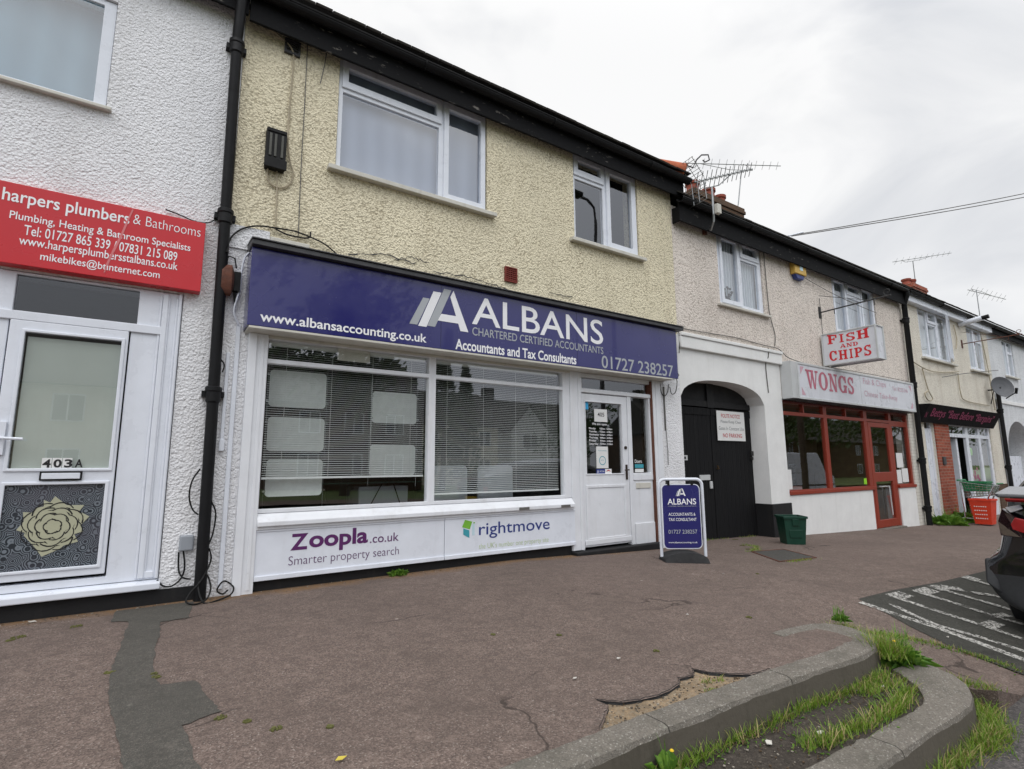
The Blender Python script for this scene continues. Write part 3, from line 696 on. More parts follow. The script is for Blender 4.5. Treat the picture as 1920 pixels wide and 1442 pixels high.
# soffit under the sign
sft = MB(); sft.box(.60, 6.13, -.268, .019, 2.264, 2.285); sft.box(.80, 4.40, -.05, -.031, 2.24, 2.2635); sft.build('sign_soffit', M['soffit'], HB, bevel=.003)

# ================================================================== pale house with the gate arch and the fish and chip shop
HC = thing('terraced_house', 'off-white house with the black arched gates and the red-framed fish and chip shop', 'house', (10.8, 0, 0))
MB().plate(6.622, 15.10, 2.2, 5.2, [(6.5, 9.42, 2.0, 3.075), (7.775, 9.12, 3.735, 5.03), (11.72, 13.72, 3.735, 5.03)], 0, .3).build('wall', M['pink_dash'], HC)
# arch wall: outline with the flat three-centred opening
N = 22
arc = []
for i in range(N + 1):
    u = -1 + 2 * i / N; arc.append((7.72 + 1.12 * u, 2.07 + .33 * max(0, 1 - abs(u) ** 2.6) ** .55))
m = MB()
xs = [a[0] for a in arc]
for yy, in ((-.006,), (.3,)):
    for i in range(N): m.face([(arc[i][0], yy, arc[i][1]), (arc[i + 1][0], yy, arc[i + 1][1]), (arc[i + 1][0], yy, 3.07), (arc[i][0], yy, 3.07)])
    m.face([(8.84, yy, -.6), (9.42, yy, -.6), (9.42, yy, 3.07), (8.84, yy, 3.07)])
for i in range(N): m.face([(arc[i][0], -.006, arc[i][1]), (arc[i + 1][0], -.006, arc[i + 1][1]), (arc[i + 1][0], .3, arc[i + 1][1]), (arc[i][0], .3, arc[i][1])])
m.face([(8.84, -.006, -.6), (8.84, .3, -.6), (8.84, .3, arc[-1][1]), (8.84, -.006, arc[-1][1])])
m.face([(9.42, -.006, -.6), (9.42, .3, -.6), (9.42, .3, 3.07), (9.42, -.006, 3.07)])
m.build('arch_wall', M['white_smooth'], HC)
co = MB().box(6.625, 9.44, -.06, -.007, 2.845, 3.03); co.box(6.625, 9.455, -.08, -.007, 3.0305, 3.088)
co.build('cornice', M['white_smooth'], HC, bevel=.012)
pl = MB(); pl.box(8.825, 9.43, -.03, .29, -.7, .375); pl.build('plinth', M['black_paint'], HC, bevel=.01)
shell(HC, 6.622, 15.10, 5.05, 'pink_dash')
room(HC, 6.75, 14.9, 3.3, 5.05)
ps = MB(); ps.face([(6.63, .75, -.5), (9.4, .75, -.5), (9.4, .75, 3), (6.63, .75, 3)]); ps.build('passage_wall', M['room_dark'], HC)
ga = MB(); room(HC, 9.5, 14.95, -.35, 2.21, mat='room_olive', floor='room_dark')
window(HC, 7.785, 9.11, 3.755, 5.03, [(7.93, 8.365, 3.86, 4.95), (8.545, 8.99, 4.80, 4.955), (8.50, 9.0, 3.83, 4.67)],
       sashes=[((7.865, 8.43, 3.785, 5.02), 0), ((8.475, 9.06, 4.72, 5.02), 1)], sill=(7.69, 9.20, 3.745, .04, .07))
window(HC, 11.73, 13.71, 3.755, 5.03, [(11.84, 12.29, 3.87, 4.94), (12.46, 12.95, 4.81, 4.94), (12.39, 12.98, 3.84, 4.66), (13.11, 13.58, 3.87, 4.96)],
       sashes=[((11.77, 12.36, 3.80, 5.01), 0), ((12.39, 13.02, 4.73, 5.01), 1), ((13.05, 13.66, 3.80, 5.01), 3)], sill=(11.64, 13.8, 3.745, .04, .07))
rc = MB(); tile_courses(rc, 6.6, 15.2, -.25, 5.27, 5.7, math.radians(40))
rc.face([(6.6, 8.4, 5.26), (15.2, 8.4, 5.26), (15.2, 4.0, 8.85), (6.6, 4.0, 8.85)])
rc.build('roof', M['tile_dark'], HC)
fc = MB(); fc.box(6.64, 15.12, -.15, -.12, 4.88, 5.22); fc.box(6.64, 15.12, -.119, -.001, 5.10, 5.13); fc.box(6.64, 6.67, -.119, -.001, 4.88, 5.099)
fc.build('fascia', M['fascia'], HC, bevel=.004)
gutter_path(6.60, 15.0, -.21, 5.225, .062).build('gutter', M['black_plastic'], HC, smooth=True)
def chimney(house, x0, x1, y0, y1, z0, z1, pots, mat='brick_old'):
    m = MB(); m.box(x0, x1, y0, y1, z0, z1 - .2); m.box(x0 - .04, x1 + .04, y0 - .04, y1 + .04, z1 - .1999, z1 - .1); m.box(x0 - .02, x1 + .02, y0 - .02, y1 + .02, z1 - .0999, z1)
    c = m.build('chimney', M[mat], house, bevel=.01)
    for x, h, r in pots:
        MB().lathe([(r * .95, 0), (r, .05), (r * .85, .1), (r * .8, h - .1), (r * .98, h - .08), (r * .98, h), (r * .7, h), (r * .7, h - .02)], (x, (y0 + y1) / 2, z1 - .002), 'z', 16).build('chimney_pot', M['terracotta'], c, autos=35)
    return c
chimney(HC, 12.35, 14.75, 3.7, 4.4, 7.8, 8.93, [(12.75, .42, .22), (13.5, .42, .22), (14.05, .36, .2)])
# fish and chip shopfront: one red frame, its panes, white stall walls, the door
fy = .02
wf = MB(); wf.plate(9.425, 14.80, .50, 2.225, [(9.43, 10.90, .585, 1.94), (11.03, 12.59, .585, 1.94), (12.74, 13.80, .4, 1.945), (13.92, 14.70, .585, 1.88), (9.43, 10.16, 2.005, 2.165), (10.20, 10.90, 2.005, 2.165), (11.03, 11.8, 2.005, 2.165), (11.84, 12.59, 2.005, 2.165), (12.74, 13.80, 2.005, 2.165), (13.92, 14.70, 2.005, 2.165)], fy, fy + .07)
wf.box(12.62, 12.735, fy, fy + .07, -.33, .499); wf.box(13.805, 13.915, fy, fy + .07, -.33, .499)
wf.box(9.425, 12.74, fy - .05, fy - .001, .505, .565); wf.box(13.9, 14.80, fy - .05, fy - .001, .505, .565)
wf.cur = 1; wf.box(9.425, 14.80, fy - .02, fy - .001, 2.17, 2.24)
wfo = wf.build('shop_window', [M['wong_red'], M['wong_dark']], HC, bevel=.008)
for l in ((9.43, 10.90, .585, 1.94), (11.03, 12.59, .585, 1.94), (13.92, 14.70, .585, 1.88)): MB().face([(l[0], fy + .03, l[2]), (l[1], fy + .03, l[2]), (l[1], fy + .03, l[3]), (l[0], fy + .03, l[3])]).build('pane', M['glass'], wfo)
for l in ((9.43, 10.16), (10.20, 10.90), (11.03, 11.8), (11.84, 12.59), (12.74, 13.80), (13.92, 14.70)):
    for z in (2.008, 2.088): MB().prism([(l[0], fy + .05, z + .078), (l[1], fy + .05, z + .078), (l[1], fy + .012, z), (l[0], fy + .012, z)], (0, .004, .001)).build('louvre_pane', M['glass'], wfo)
sw = MB(); sw.box(9.425, 12.62, -.004, .28, -.7, .50); sw.box(13.92, 14.78, -.004, .28, -.75, .50); sw.build('stall_wall', M['white_smooth'], HC, bevel=.006)
MB().box(14.782, 15.08, -.01, .29, -.8, 2.199).build('brick_pier', M['brick_white'], HC)
wd = MB(); wd.plate(12.745, 13.795, -.30, 1.935, [(12.87, 13.67, .86, 1.83), (12.87, 13.67, -.14, .66)], fy - .004, fy + .05)
wdo = wd.build('door', M['wong_red'], HC, bevel=.008)
for za, zb in ((.86, 1.83), (-.14, .66)): MB().face([(12.87, fy + .02, za), (13.67, fy + .02, za), (13.67, fy + .02, zb), (12.87, fy + .02, zb)]).build('pane', M['glass'], wdo)
pb = MB(); pb.tube([(13.0, fy - .05, .56), (13.35, fy - .05, .56), (13.38, fy - .05, -.05)], .012, 6); pb.tube([(13.0, fy - .05, .56), (13.0, fy, .56)], .012, 6); pb.build('push_bar', M['alu'], wdo)
MB().box(12.735, 13.80, -.12, .015, -.75, -.302).build('doorstep', M['concrete'], HC, bevel=.01)
for a_ in ((14.05, 14.38, .95, 1.28), (13.99, 14.22, .60, .90), (14.26, 14.58, .62, .93), (9.45, 9.62, .60, .95)): MB().box(a_[0], a_[1], fy + .022, fy + .026, a_[2], a_[3]).build('menu_sheet', M['paper'], wfo)
MB().box(12.38, 12.5, fy + .022, fy + .026, .62, .74).build('green_sticker', plain('lime_sticker', L(150, 220, 40), .5), wfo)

# ================================================================== cream house with the bargains shop
HD = thing('terraced_house', 'cream house with a red brick pier beside the black bargains sign', 'house', (18.2, 0, 0))
MB().plate(15.102, 21.38, -.9, 5.2, [(16.14, 18.2, 3.73, 5.05), (19.6, 20.95, 3.73, 5.05), (15.7, 16.28, -.95, 2.1), (17.2, 20.5, -.95, 2.1)], 0, .3).build('wall', M['cream_dash'], HD)
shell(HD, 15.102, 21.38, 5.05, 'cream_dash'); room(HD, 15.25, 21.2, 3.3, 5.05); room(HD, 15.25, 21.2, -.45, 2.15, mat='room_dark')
window(HD, 16.15, 18.19, 3.745, 5.04, [(16.27, 16.72, 3.85, 5.0), (16.84, 17.32, 4.80, 5.0), (16.82, 17.34, 3.83, 4.67), (17.52, 18.08, 3.83, 5.0)],
       sashes=[((16.79, 17.37, 4.72, 5.03), 1)], sill=(16.05, 18.3, 3.735, .05, .09), gl='glass', cur='net', cy=.2)
cs = MB(); a = math.radians(-13)
def casement(x, z):   # open sash hinged on the right-hand jamb, swung out towards the street
    return (18.15 - (18.15 - x) * math.cos(a), -.02 + (18.15 - x) * math.sin(a), z)
for xa, xb, za, zb in ((17.5, 17.56, 3.8, 5.0), (18.09, 18.15, 3.8, 5.0), (17.56, 18.09, 3.8, 3.86), (17.56, 18.09, 4.94, 5.0)):
    cs.prism([casement(xa, za), casement(xb, za), casement(xb, zb), casement(xa, zb)], (0, -.04, 0))
cso = cs.build('open_casement', M['upvc'], HD)
window(HD, 19.61, 20.94, 3.745, 5.04, [(19.72, 20.18, 3.84, 5.0), (20.32, 20.84, 4.72, 5.0), (20.32, 20.84, 3.84, 4.62)], sill=(19.5, 21.05, 3.735, .05, .09), gl='glass')
rd = MB(); tile_courses(rd, 15.2, 32.0, -.25, 5.29, 5.7, math.radians(40)); rd.face([(15.2, 8.4, 5.16), (32, 8.4, 5.16), (32, 4.0, 8.85), (15.2, 4.0, 8.85)]); rd.build('roof', M['tile_dark'], HD)
fd = MB(); fd.box(15.12, 21.38, -.15, -.12, 5.03, 5.22); fd.box(15.12, 21.38, -.119, -.001, 5.03, 5.05); fd.build('fascia', M['upvc'], HD, bevel=.004)
gutter_path(15.1, 21.38, -.21, 5.235, .058).build('gutter', M['black_plastic'], HD, smooth=True)
chimney(HD, 27.4, 28.9, 3.7, 4.4, 7.8, 8.95, [(27.7, .3, .2), (28.2, .35, .22)], 'brick')
MB().box(16.285, 17.195, -.03, .25, -.9, 2.1).build('brick_pier', M['brick'], HD)
MB().box(20.505, 21.3, -.035, .25, -.9, .42).build('brick_stall', M['brick_old'], HD)
dd = MB(); dd.plate(15.72, 16.28, -.5, 2.1, [(15.8, 16.2, 1.9, 2.05)], .05, .12); dd.box(15.84, 15.88, .035, .049, -.3, 1.8); dd.box(16.12, 16.16, .035, .049, -.3, 1.8); dd.build('door', M['upvc'], HD, bevel=.006)
MB().lathe([(.02, -.05), (.02, -.031)], (16.6, 0, 1.13), 'y', 8).build('intercom', M['black_plastic'], HD)
ic = MB(); ic.box(16.5, 16.68, -.06, -.031, 1.0, 1.2); ic.build('intercom_box', M['lead'], HD, bevel=.005)
wb = MB(); wb.plate(17.2, 20.5, -.55, 2.1, [(17.4, 18.55, -.4, 1.72), (18.75, 19.55, .1, 1.72), (19.7, 20.38, .1, 1.72), (17.4, 18.55, 1.82, 2.02), (18.75, 19.55, 1.82, 2.02), (19.7, 20.38, 1.82, 2.02)], .03, .1)
wbo = wb.build('shop_window', M['upvc'], HD, bevel=.006)
for xa, xb, za, zb in ((18.75, 19.55, .1, 1.72), (19.7, 20.38, .1, 1.72), (17.4, 18.55, 1.82, 2.02), (18.75, 19.55, 1.82, 2.02), (19.7, 20.38, 1.82, 2.02)): MB().face([(xa, .06, za), (xb, .06, za), (xb, .06, zb), (xa, .06, zb)]).build('pane', M['glass'], wbo)
oc = MB(); oc.box(18.0, 18.12, .1, .9, -.4, 1.7); oc.build('open_door', M['upvc'], HD, bevel=.006)
sk = MB(); sk.box(18.8, 19.5, .075, .08, .12, .85); sk.box(19.75, 20.33, .075, .08, .4, .9); sk.cur = 1; sk.lathe([(.11, 0), (.11, .004)], (18.95, .07, 1.35), 'y', 14); sk.cur = 2
for i in range(9): sk.lathe([(.05 + .03 * random.random(), 0), (.05, .003)], (18.85 + random.random() * .5, .0715 - i * .0003, .4 + random.random() * .5), 'y', 9)
sk.build('window_display', [M['frost'], plain('lime_disc', L(120, 200, 50), .5), plain('pink_dots', L(196, 60, 150), .5)], wbo)

# ================================================================== far white house
HE = thing('terraced_house', 'farthest white house, with a tall round-headed passage arch', 'house', (26, 0, 0))
MB().plate(21.382, 32, 2.98, 5.2, [(22.8, 23.9, 3.83, 5.05), (27.5, 29, 3.83, 5.05)], 0, .3).build('wall', M['far_white'], HE)
m = MB(); N = 18
arc = [(23.2 - 1.25 * math.cos(math.pi * i / N), 1.35 + 1.0 * math.sin(math.pi * i / N)) for i in range(N + 1)]
for i in range(N): m.face([(arc[i][0], -.01, arc[i][1]), (arc[i + 1][0], -.01, arc[i + 1][1]), (arc[i + 1][0], -.01, 2.979), (arc[i][0], -.01, 2.979)])
for i in range(N): m.face([(arc[i][0], -.01, arc[i][1]), (arc[i + 1][0], -.01, arc[i + 1][1]), (arc[i + 1][0], .8, arc[i + 1][1]), (arc[i][0], .8, arc[i][1])])
for xa, xb in ((21.382, 21.95), (24.45, 32)):
    m.face([(xa, -.01, -1.2), (xb, -.01, -1.2), (xb, -.01, 2.979), (xa, -.01, 2.979)])
for x in (21.95, 24.45): m.face([(x, -.01, -1.2), (x, .8, -1.2), (x, .8, 1.36), (x, -.01, 1.36)])
m.face([(21.9, .8, -1.2), (24.5, .8, -1.2), (24.5, .8, 2.5), (21.9, .8, 2.5)])
m.build('arch_wall', M['far_white'], HE)
co = MB(); co.box(21.4, 32, -.05, -.011, 2.86, 2.978); co.build('cornice', M['white_smooth'], HE, bevel=.01)
gb = MB(); gb.box(21.96, 24.44, .3, .36, -1.0, 1.25); gb.build('passage_gate', M['upvc'], HE)
window(HE, 22.81, 23.89, 3.84, 5.04, [(22.9, 23.3, 3.9, 5.0), (23.42, 23.82, 3.9, 4.6), (23.42, 23.82, 4.7, 5.0)], sill=(22.7, 24.0, 3.835, .05, .08), gl='glass')
window(HE, 27.51, 28.99, 3.84, 5.04, [(27.6, 28.2, 3.9, 5.0), (28.3, 28.9, 3.9, 5.0)], sill=(27.4, 29.1, 3.835, .05, .08), gl='glass')
shell(HE, 21.382, 32, 5.05, 'far_white'); room(HE, 21.5, 31.8, 3.3, 5.05)
fe = MB(); fe.box(21.39, 32, -.15, -.12, 5.03, 5.22); fe.build('fascia', M['fascia'], HE)
gutter_path(21.39, 32, -.21, 5.235, .058).build('gutter', M['black_plastic'], HE, smooth=True)
# ------------------------------------------------------------------ ground, pavement, kerbs, road
def sheet(name, outline, zf, mat, step=.5, lift=0., xc=(), yc=()):
    n_ = len(outline); vs_, _, fs_, *_r = delaunay_2d_cdt([Vector(p) for p in outline], [], [list(range(n_))], 1, 1e-5)
    bm = bmesh.new(); bv = [bm.verts.new((v.x, v.y, 0)) for v in vs_]
    for f in fs_: bm.faces.new([bv[i] for i in f])
    xs = [v.co.x for v in bm.verts]; ys = [v.co.y for v in bm.verts]
    for ax, lo, hi in ((0, min(xs), max(xs)), (1, min(ys), max(ys))):
        k = lo + step
        while k < hi:
            if step * 6 < 4 or (-8 < k < 26) or abs(k / 4 - round(k / 4)) < .07:
                n = (1, 0, 0) if ax == 0 else (0, 1, 0); co = (k, 0, 0) if ax == 0 else (0, k, 0)
                bmesh.ops.bisect_plane(bm, geom=bm.verts[:] + bm.edges[:] + bm.faces[:], plane_co=co, plane_no=n)
            k += step
    for n, cs in (((1, 0, 0), xc), ((0, 1, 0), yc)):
        for k in cs: bmesh.ops.bisect_plane(bm, geom=bm.verts[:] + bm.edges[:] + bm.faces[:], plane_co=(k * n[0], k * n[1], 0), plane_no=n)
    for v in bm.verts: v.co.z = zf(v.co.x, v.co.y) + lift
    bm.normal_update()
    for f in bm.faces:
        if f.normal.z < 0: f.normal_flip()
    me = bpy.data.meshes.new(name); bm.to_mesh(me); bm.free(); me.materials.append(mat)
    o = bpy.data.objects.new(name, me); link(o); WM[o] = Matrix.Identity(4); return setting(o)
setting(MB().face([(-400, -400, -1.7), (500, -400, -1.7), (500, 400, -1.7), (-400, 400, -1.7)]).build('ground', M['earth']))
notch = [(2.83, -3.56), (2.80, -3.53), (2.65, -3.515), (2.57, -3.45), (2.50, -3.37), (2.47, -3.30), (2.40, -3.355), (2.31, -3.34), (2.25, -3.385), (2.15, -3.41), (2.05, -3.415), (1.96, -3.40), (1.88, -3.375), (1.83, -3.33), (1.79, -3.28), (1.80, -3.36), (1.70, -3.44), (1.62, -3.50), (1.59, -3.56)]
front = [(70, .02), (24.45, .02), (24.45, .8), (21.95, .8), (21.95, .02), (20.5, .02), (20.5, .12), (15.7, .12), (15.7, .02), (8.84, .02), (8.84, .8), (6.62, .8), (6.62, .02), (-30, .02), (-30, -3.56)] + notch[::-1] + [(3.3, -3.56), (3.6, -3.56), (3.80, -3.50), (3.90, -3.42), (4.03, -3.45), (4.05, -3.6), (4.02, -3.74), (4.03, -3.88), (3.98, -4.02), (3.92, -4.15), (4.75, -4.15), (70, -4.15)]
sheet('pavement', front, ground, M['pave'], .5, 0, [3.72 + .03 * k for k in range(14)], [-2.9, -3.2, -3.7, -3.9, -4.05])
edge = MB()
jag = []
for (a, b), (c, d) in zip(notch, notch[1:]):
    for k in range(5): jag.append((a + (c - a) * k / 5 + random.uniform(-.006, .006), b + (d - b) * k / 5 + random.uniform(-.006, .006)))
for a, b in zip(jag, jag[1:]): edge.face([(a[0], a[1] - .004, gz(2) - .03), (b[0], b[1] - .004, gz(2) - .03), (b[0], b[1] + .009, gz(2) + .003), (a[0], a[1] + .009, gz(2) + .003)], 1)  # broken edge faced near-black: its thin shadow line is put into the colour
sk_ = [(3.3, -3.56), (3.6, -3.56), (3.80, -3.50), (3.90, -3.42), (4.03, -3.45), (4.05, -3.6), (4.02, -3.74), (4.03, -3.88), (3.98, -4.02), (3.92, -4.15), (4.3, -4.15), (4.75, -4.15)]
for a, b in zip(sk_, sk_[1:]): edge.face([(*a, ground(*a)), (*b, ground(*b)), (*b, -.5), (*a, -.5)])
setting(edge.build('pavement_edge', [M['pave'], M['rubber']]))
sheet('exposed_base', [(1.5, -3.57), (2.95, -3.57), (2.95, -3.2), (1.5, -3.2)], lambda x, y: gz(x) - .013 + .004 * math.sin(x * 31) * math.cos(y * 27), M['sandy'], .06)
sheet('bay_surface', [(5.05, -2.97), (4.98, -3.15), (4.83, -3.41), (4.72, -3.7), (4.70, -4.13), (60, -4.13), (60, -3.0), (7.8, -3.0), (6.67, -3.0), (5.71, -2.96)], ground, M['bay'], .5, .004)
def ragged(p, n=7, e=.006): return [(x + random.uniform(-e, e), y + random.uniform(-e, e)) for x, y in dense(p + p[:1], n)[:-1]]
def dense(pts, n=6):
    out = []
    for (a, b), (c, d) in zip(pts, pts[1:]):
        for k in range(n): out.append((a + (c - a) * k / n, b + (d - b) * k / n))
    return out + [pts[-1]]
sheet('patch', ragged([(-.15, -.10), (-.16, -.43), (-.055, -.48), (-.07, -.9), (-.09, -1.3), (-.105, -1.6), (-.09, -2.02), (-.04, -2.4), (-.01, -2.72), (.02, -3.2), (.06, -3.5), (.34, -3.5), (.29, -3.2), (.22, -2.88), (.19, -2.49), (.335, -2.43), (.30, -2.2), (.265, -1.97), (.115, -1.93), (.085, -1.74), (.095, -1.3), (.125, -.98), (.13, -.64), (.30, -.62), (.36, -.10)]), ground, M['patch'], .5, .004)
sheet('drainage_strip', [(-30, -3.6), (4.0, -3.6), (4.05, -3.75), (3.6, -4.0), (-30, -4.0)], lambda x, y: -.153 + .02 * math.sin(x * 5) * .3 + sst(3.4, 4.05, x) * .012, M['strip'], .4)
sheet('road', [(-40, -13.5), (70, -13.5), (70, -4.1), (-40, -4.1)], lambda x, y: roadz(x) - sst(-4.15, -4.6, y) * .02, M['road'], .5, -.006)
sheet('far_pavement', [(-60, -16), (90, -16), (90, -13.5), (-60, -13.5)], lambda x, y: roadz(x) + .1, M['pave'], 4.)
sheet('front_gardens', [(-90, -120), (160, -120), (160, -16), (-90, -16)], lambda x, y: roadz(x) + .06, M['earth'], 8.)
def kerb(name, frontp, backp, top, drop):
    F_, B_ = [], []
    for (a, b), (c, d) in zip(zip(frontp, backp), zip(frontp[1:], backp[1:])):
        k = max(1, int(math.dist(a, c) / .05)) if c[0] > 0 else 1
        for q in range(k):
            e = .0035 if k > 1 else 0
            F_.append((a[0] + (c[0] - a[0]) * q / k, a[1] + (c[1] - a[1]) * q / k + random.uniform(-e, e) * .5)); B_.append((b[0] + (d[0] - b[0]) * q / k, b[1] + (d[1] - b[1]) * q / k + random.uniform(-e, e)))
    frontp, backp = F_ + [frontp[-1]], B_ + [backp[-1]]
    m = MB(); n = len(frontp)
    r = .018
    prof = []
    for (fx, fy), (bx, by) in zip(frontp, backp):
        d = Vector((fx - bx, fy - by)).normalized(); r = .020 + .003 * math.sin(fx * 9.7) + random.uniform(-.001, .002); w = lambda p, k: (p[0] + d.x * k, p[1] + d.y * k)
        zt = top(fx) + random.uniform(-.002, .002)
        prof.append([(*w((bx, by), 0), zt - drop), (*w((bx, by), 0), zt - .004), (*w((bx, by), .01), zt), (*w((fx, fy), -r * 1.4), zt), (*w((fx, fy), -r * .4), zt - r * .4), (*w((fx, fy), 0), zt - r * 1.4), (*w((fx, fy), .012), zt - drop)])
    for a, b in zip(prof, prof[1:]):
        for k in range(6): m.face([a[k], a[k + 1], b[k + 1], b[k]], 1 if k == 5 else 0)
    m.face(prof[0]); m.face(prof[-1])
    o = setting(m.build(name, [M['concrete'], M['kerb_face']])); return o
def dense(pts, n=6):
    out = []
    for (a, b), (c, d) in zip(pts, pts[1:]):
        for k in range(n): out.append((a + (c - a) * k / n, b + (d - b) * k / n))
    return out + [pts[-1]]
jo = lambda pts: pts
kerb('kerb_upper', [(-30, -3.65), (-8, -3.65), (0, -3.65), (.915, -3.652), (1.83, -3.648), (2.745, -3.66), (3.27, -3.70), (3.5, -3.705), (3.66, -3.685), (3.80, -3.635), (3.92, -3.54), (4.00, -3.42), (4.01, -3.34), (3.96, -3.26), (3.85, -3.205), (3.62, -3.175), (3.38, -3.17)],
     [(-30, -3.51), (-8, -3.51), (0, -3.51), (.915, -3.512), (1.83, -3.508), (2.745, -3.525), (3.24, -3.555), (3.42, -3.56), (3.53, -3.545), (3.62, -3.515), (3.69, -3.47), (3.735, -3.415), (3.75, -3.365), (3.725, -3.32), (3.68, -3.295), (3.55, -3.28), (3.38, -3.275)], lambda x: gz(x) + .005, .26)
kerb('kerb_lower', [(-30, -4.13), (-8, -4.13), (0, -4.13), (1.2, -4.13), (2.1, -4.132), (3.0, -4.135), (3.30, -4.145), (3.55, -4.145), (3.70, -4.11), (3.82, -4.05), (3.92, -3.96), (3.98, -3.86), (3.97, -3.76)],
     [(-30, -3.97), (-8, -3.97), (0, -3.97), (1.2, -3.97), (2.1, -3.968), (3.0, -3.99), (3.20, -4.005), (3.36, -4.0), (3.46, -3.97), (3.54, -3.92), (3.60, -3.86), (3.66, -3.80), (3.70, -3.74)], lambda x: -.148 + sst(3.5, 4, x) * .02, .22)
# worn white lettering strokes of the parking bay
rm = MB()
def stroke(pts, w, k):
    for (a, b), (c, d) in zip(pts, pts[1:]):
        dv = Vector((c - a, d - b)); n = Vector((-dv.y, dv.x)).normalized() * w / 2; q = max(1, int(dv.length / .12))
        for i in range(q):
            p0 = (a + dv.x * i / q, b + dv.y * i / q); p1 = (a + dv.x * (i + 1) / q, b + dv.y * (i + 1) / q)
            rm.face([(x, y, ground(x, y) + .008 + k * .0006) for x, y in ((p0[0] - n.x, p0[1] - n.y), (p1[0] - n.x, p1[1] - n.y), (p1[0] + n.x, p1[1] + n.y), (p0[0] + n.x, p0[1] + n.y))])
strokes = [([(4.97, -3.02), (4.99, -3.25), (5.05, -3.51), (5.05, -3.77), (5.04, -4.05)], .085), ([(5.24, -3.14), (5.15, -3.33), (5.11, -3.5), (5.21, -3.72), (5.28, -4.05)], .06),
           ([(5.47, -3.06), (5.75, -3.06)], .12), ([(5.5, -3.08), (5.53, -3.39), (5.57, -3.63), (5.59, -4.05)], .07), ([(5.56, -3.66), (5.82, -3.66)], .10),
           ([(5.93, -3.09), (6.24, -3.09)], .12), ([(5.97, -3.13), (6.0, -3.39), (5.99, -3.59), (6.06, -3.80), (6.05, -4.05)], .07), ([(6.0, -3.6), (6.2, -3.63)], .07),
           ([(6.3, -3.08), (6.5, -3.1), (6.64, -3.2)], .12), ([(6.36, -3.12), (6.42, -3.5), (6.45, -4.0)], .07), ([(6.64, -3.28), (6.8, -3.38), (6.9, -3.9)], .07), ([(7.2, -3.08), (7.4, -3.08)], .12), ([(7.25, -3.1), (7.3, -3.9)], .07)]
for k, (p, w) in enumerate(strokes): stroke(p, w, k)
setting(rm.build('road_marking', M['road_paint']))

# ------------------------------------------------------------------ signs
sg = thing('shop_sign', 'red plumbers and bathrooms signboard above the white front door', 'sign', (-.45, -.06, 2.87))
MB().box(-1.118, .225, -.11, -.001, 2.56, 3.185).build('panel', M['red_sign'], sg, bevel=.004)
n = MB(); y = -.1125
n.text('harpers plumbers', rect(-1.085, -.315, 3.005, 3.135, y), .012); n.text('& Bathrooms', rect(-.29, .19, 3.05, 3.135, y), -.012)
n.text('Plumbing, Heating & Bathroom Specialists', rect(-1.03, .125, 2.885, 2.965, y), .006)
n.text('Tel: 01727 865 339 / 07831 215 089', rect(-.94, .035, 2.795, 2.875, y), .006)
n.text('www.harpersplumbersstalbans.co.uk', rect(-.96, .045, 2.695, 2.785, y), .006)
n.text('mikebikes@btinternet.com', rect(-.83, -.075, 2.605, 2.685, y), .006)
n.build('lettering', M['letter_white'], sg)
sm = MB(); pts = [(-.30, 3.17), (-.33, 3.05), (-.36, 2.92), (-.40, 2.78), (-.43, 2.66), (-.44, 2.60)]
for (a, b), (c, d) in zip(pts, pts[1:]): w = random.uniform(.004, .009); sm.face([(a - w, -.1135, b), (a + w, -.1135, b), (c + w, -.1135, d), (c - w, -.1135, d)])
sm.build('dirt_streak', plain('pale_streak', L(214, 120, 122), .6), sg)

sg = thing('shop_sign', 'long navy accountants fascia sign with white lettering under a dark hood', 'sign', (3.4, -.2, 2.6))
MB().box(.585, 6.255, -.268, -.001, 2.287, 3.0).build('panel', M['navy'], sg, bevel=.004)
jn = MB()
for x in (2.44, 4.34): jn.box(x, x + .004, -.2695, -.2665, 2.29, 2.998)
jn.build('panel_joint', plain('navy_shadow_gap', L(30, 30, 74), .4), sg)
hd = MB(); hd.prism([(.575, -.33, 3.005), (.575, -.33, 3.05), (.575, -.05, 3.085), (.575, -.001, 3.085), (.575, -.001, 3.005)], (5.78, 0, 0)); hd.prism([(.570, -.345, 3.052), (.570, -.345, 3.066), (.570, -.002, 3.108), (.570, -.002, 3.090)], (5.79, 0, 0))
hd.build('hood', M['lead'], sg, bevel=.004)
y = -.2705
def S(z): return 1.07 + (z - 1.07) * .9905
def X(x): return x * .9905
n = MB()
n.text('www.albansaccounting.co.uk', rect(X(.69), X(2.30), S(2.315), S(2.435), y), .018)
n.text('ALBANS', rect(X(2.845), X(4.835), S(2.625), S(2.955), y), .006)
n.text('Accountants and Tax Consultants', rect(X(2.64), X(4.36), S(2.315), S(2.435), y), .022)
for pl_ in ([(2.20, 2.515), (2.295, 2.515), (2.465, 2.92), (2.37, 2.92)], [(2.572, 2.89), (2.61, 2.97), (2.80, 2.525), (2.70, 2.525)]): n.face([(X(a), y, S(b)) for a, b in pl_])
n.face([(X(a), y - .0004, S(b)) for a, b in [(2.425, 2.605), (2.71, 2.605), (2.675, 2.685), (2.465, 2.685)]])
n.build('lettering', M['letter_white'], sg)
n = MB()
n.text('CHARTERED CERTIFIED ACCOUNTANTS', rect(X(2.85), X(4.83), S(2.50), S(2.595), y), .006)
n.text('01727 238257', rect(X(4.795), X(6.205), S(2.315), S(2.485), y), .008); n.build('grey_lettering', M['letter_grey'], sg); n = MB()
for pl_ in ([(2.10, 2.525), (2.19, 2.525), (2.325, 2.83), (2.25, 2.83)], [(2.305, 2.53), (2.395, 2.53), (2.585, 2.97), (2.495, 2.97)]): n.face([(X(a), y, S(b)) for a, b in pl_])
n.build('logo', M['letter_grey'], sg)

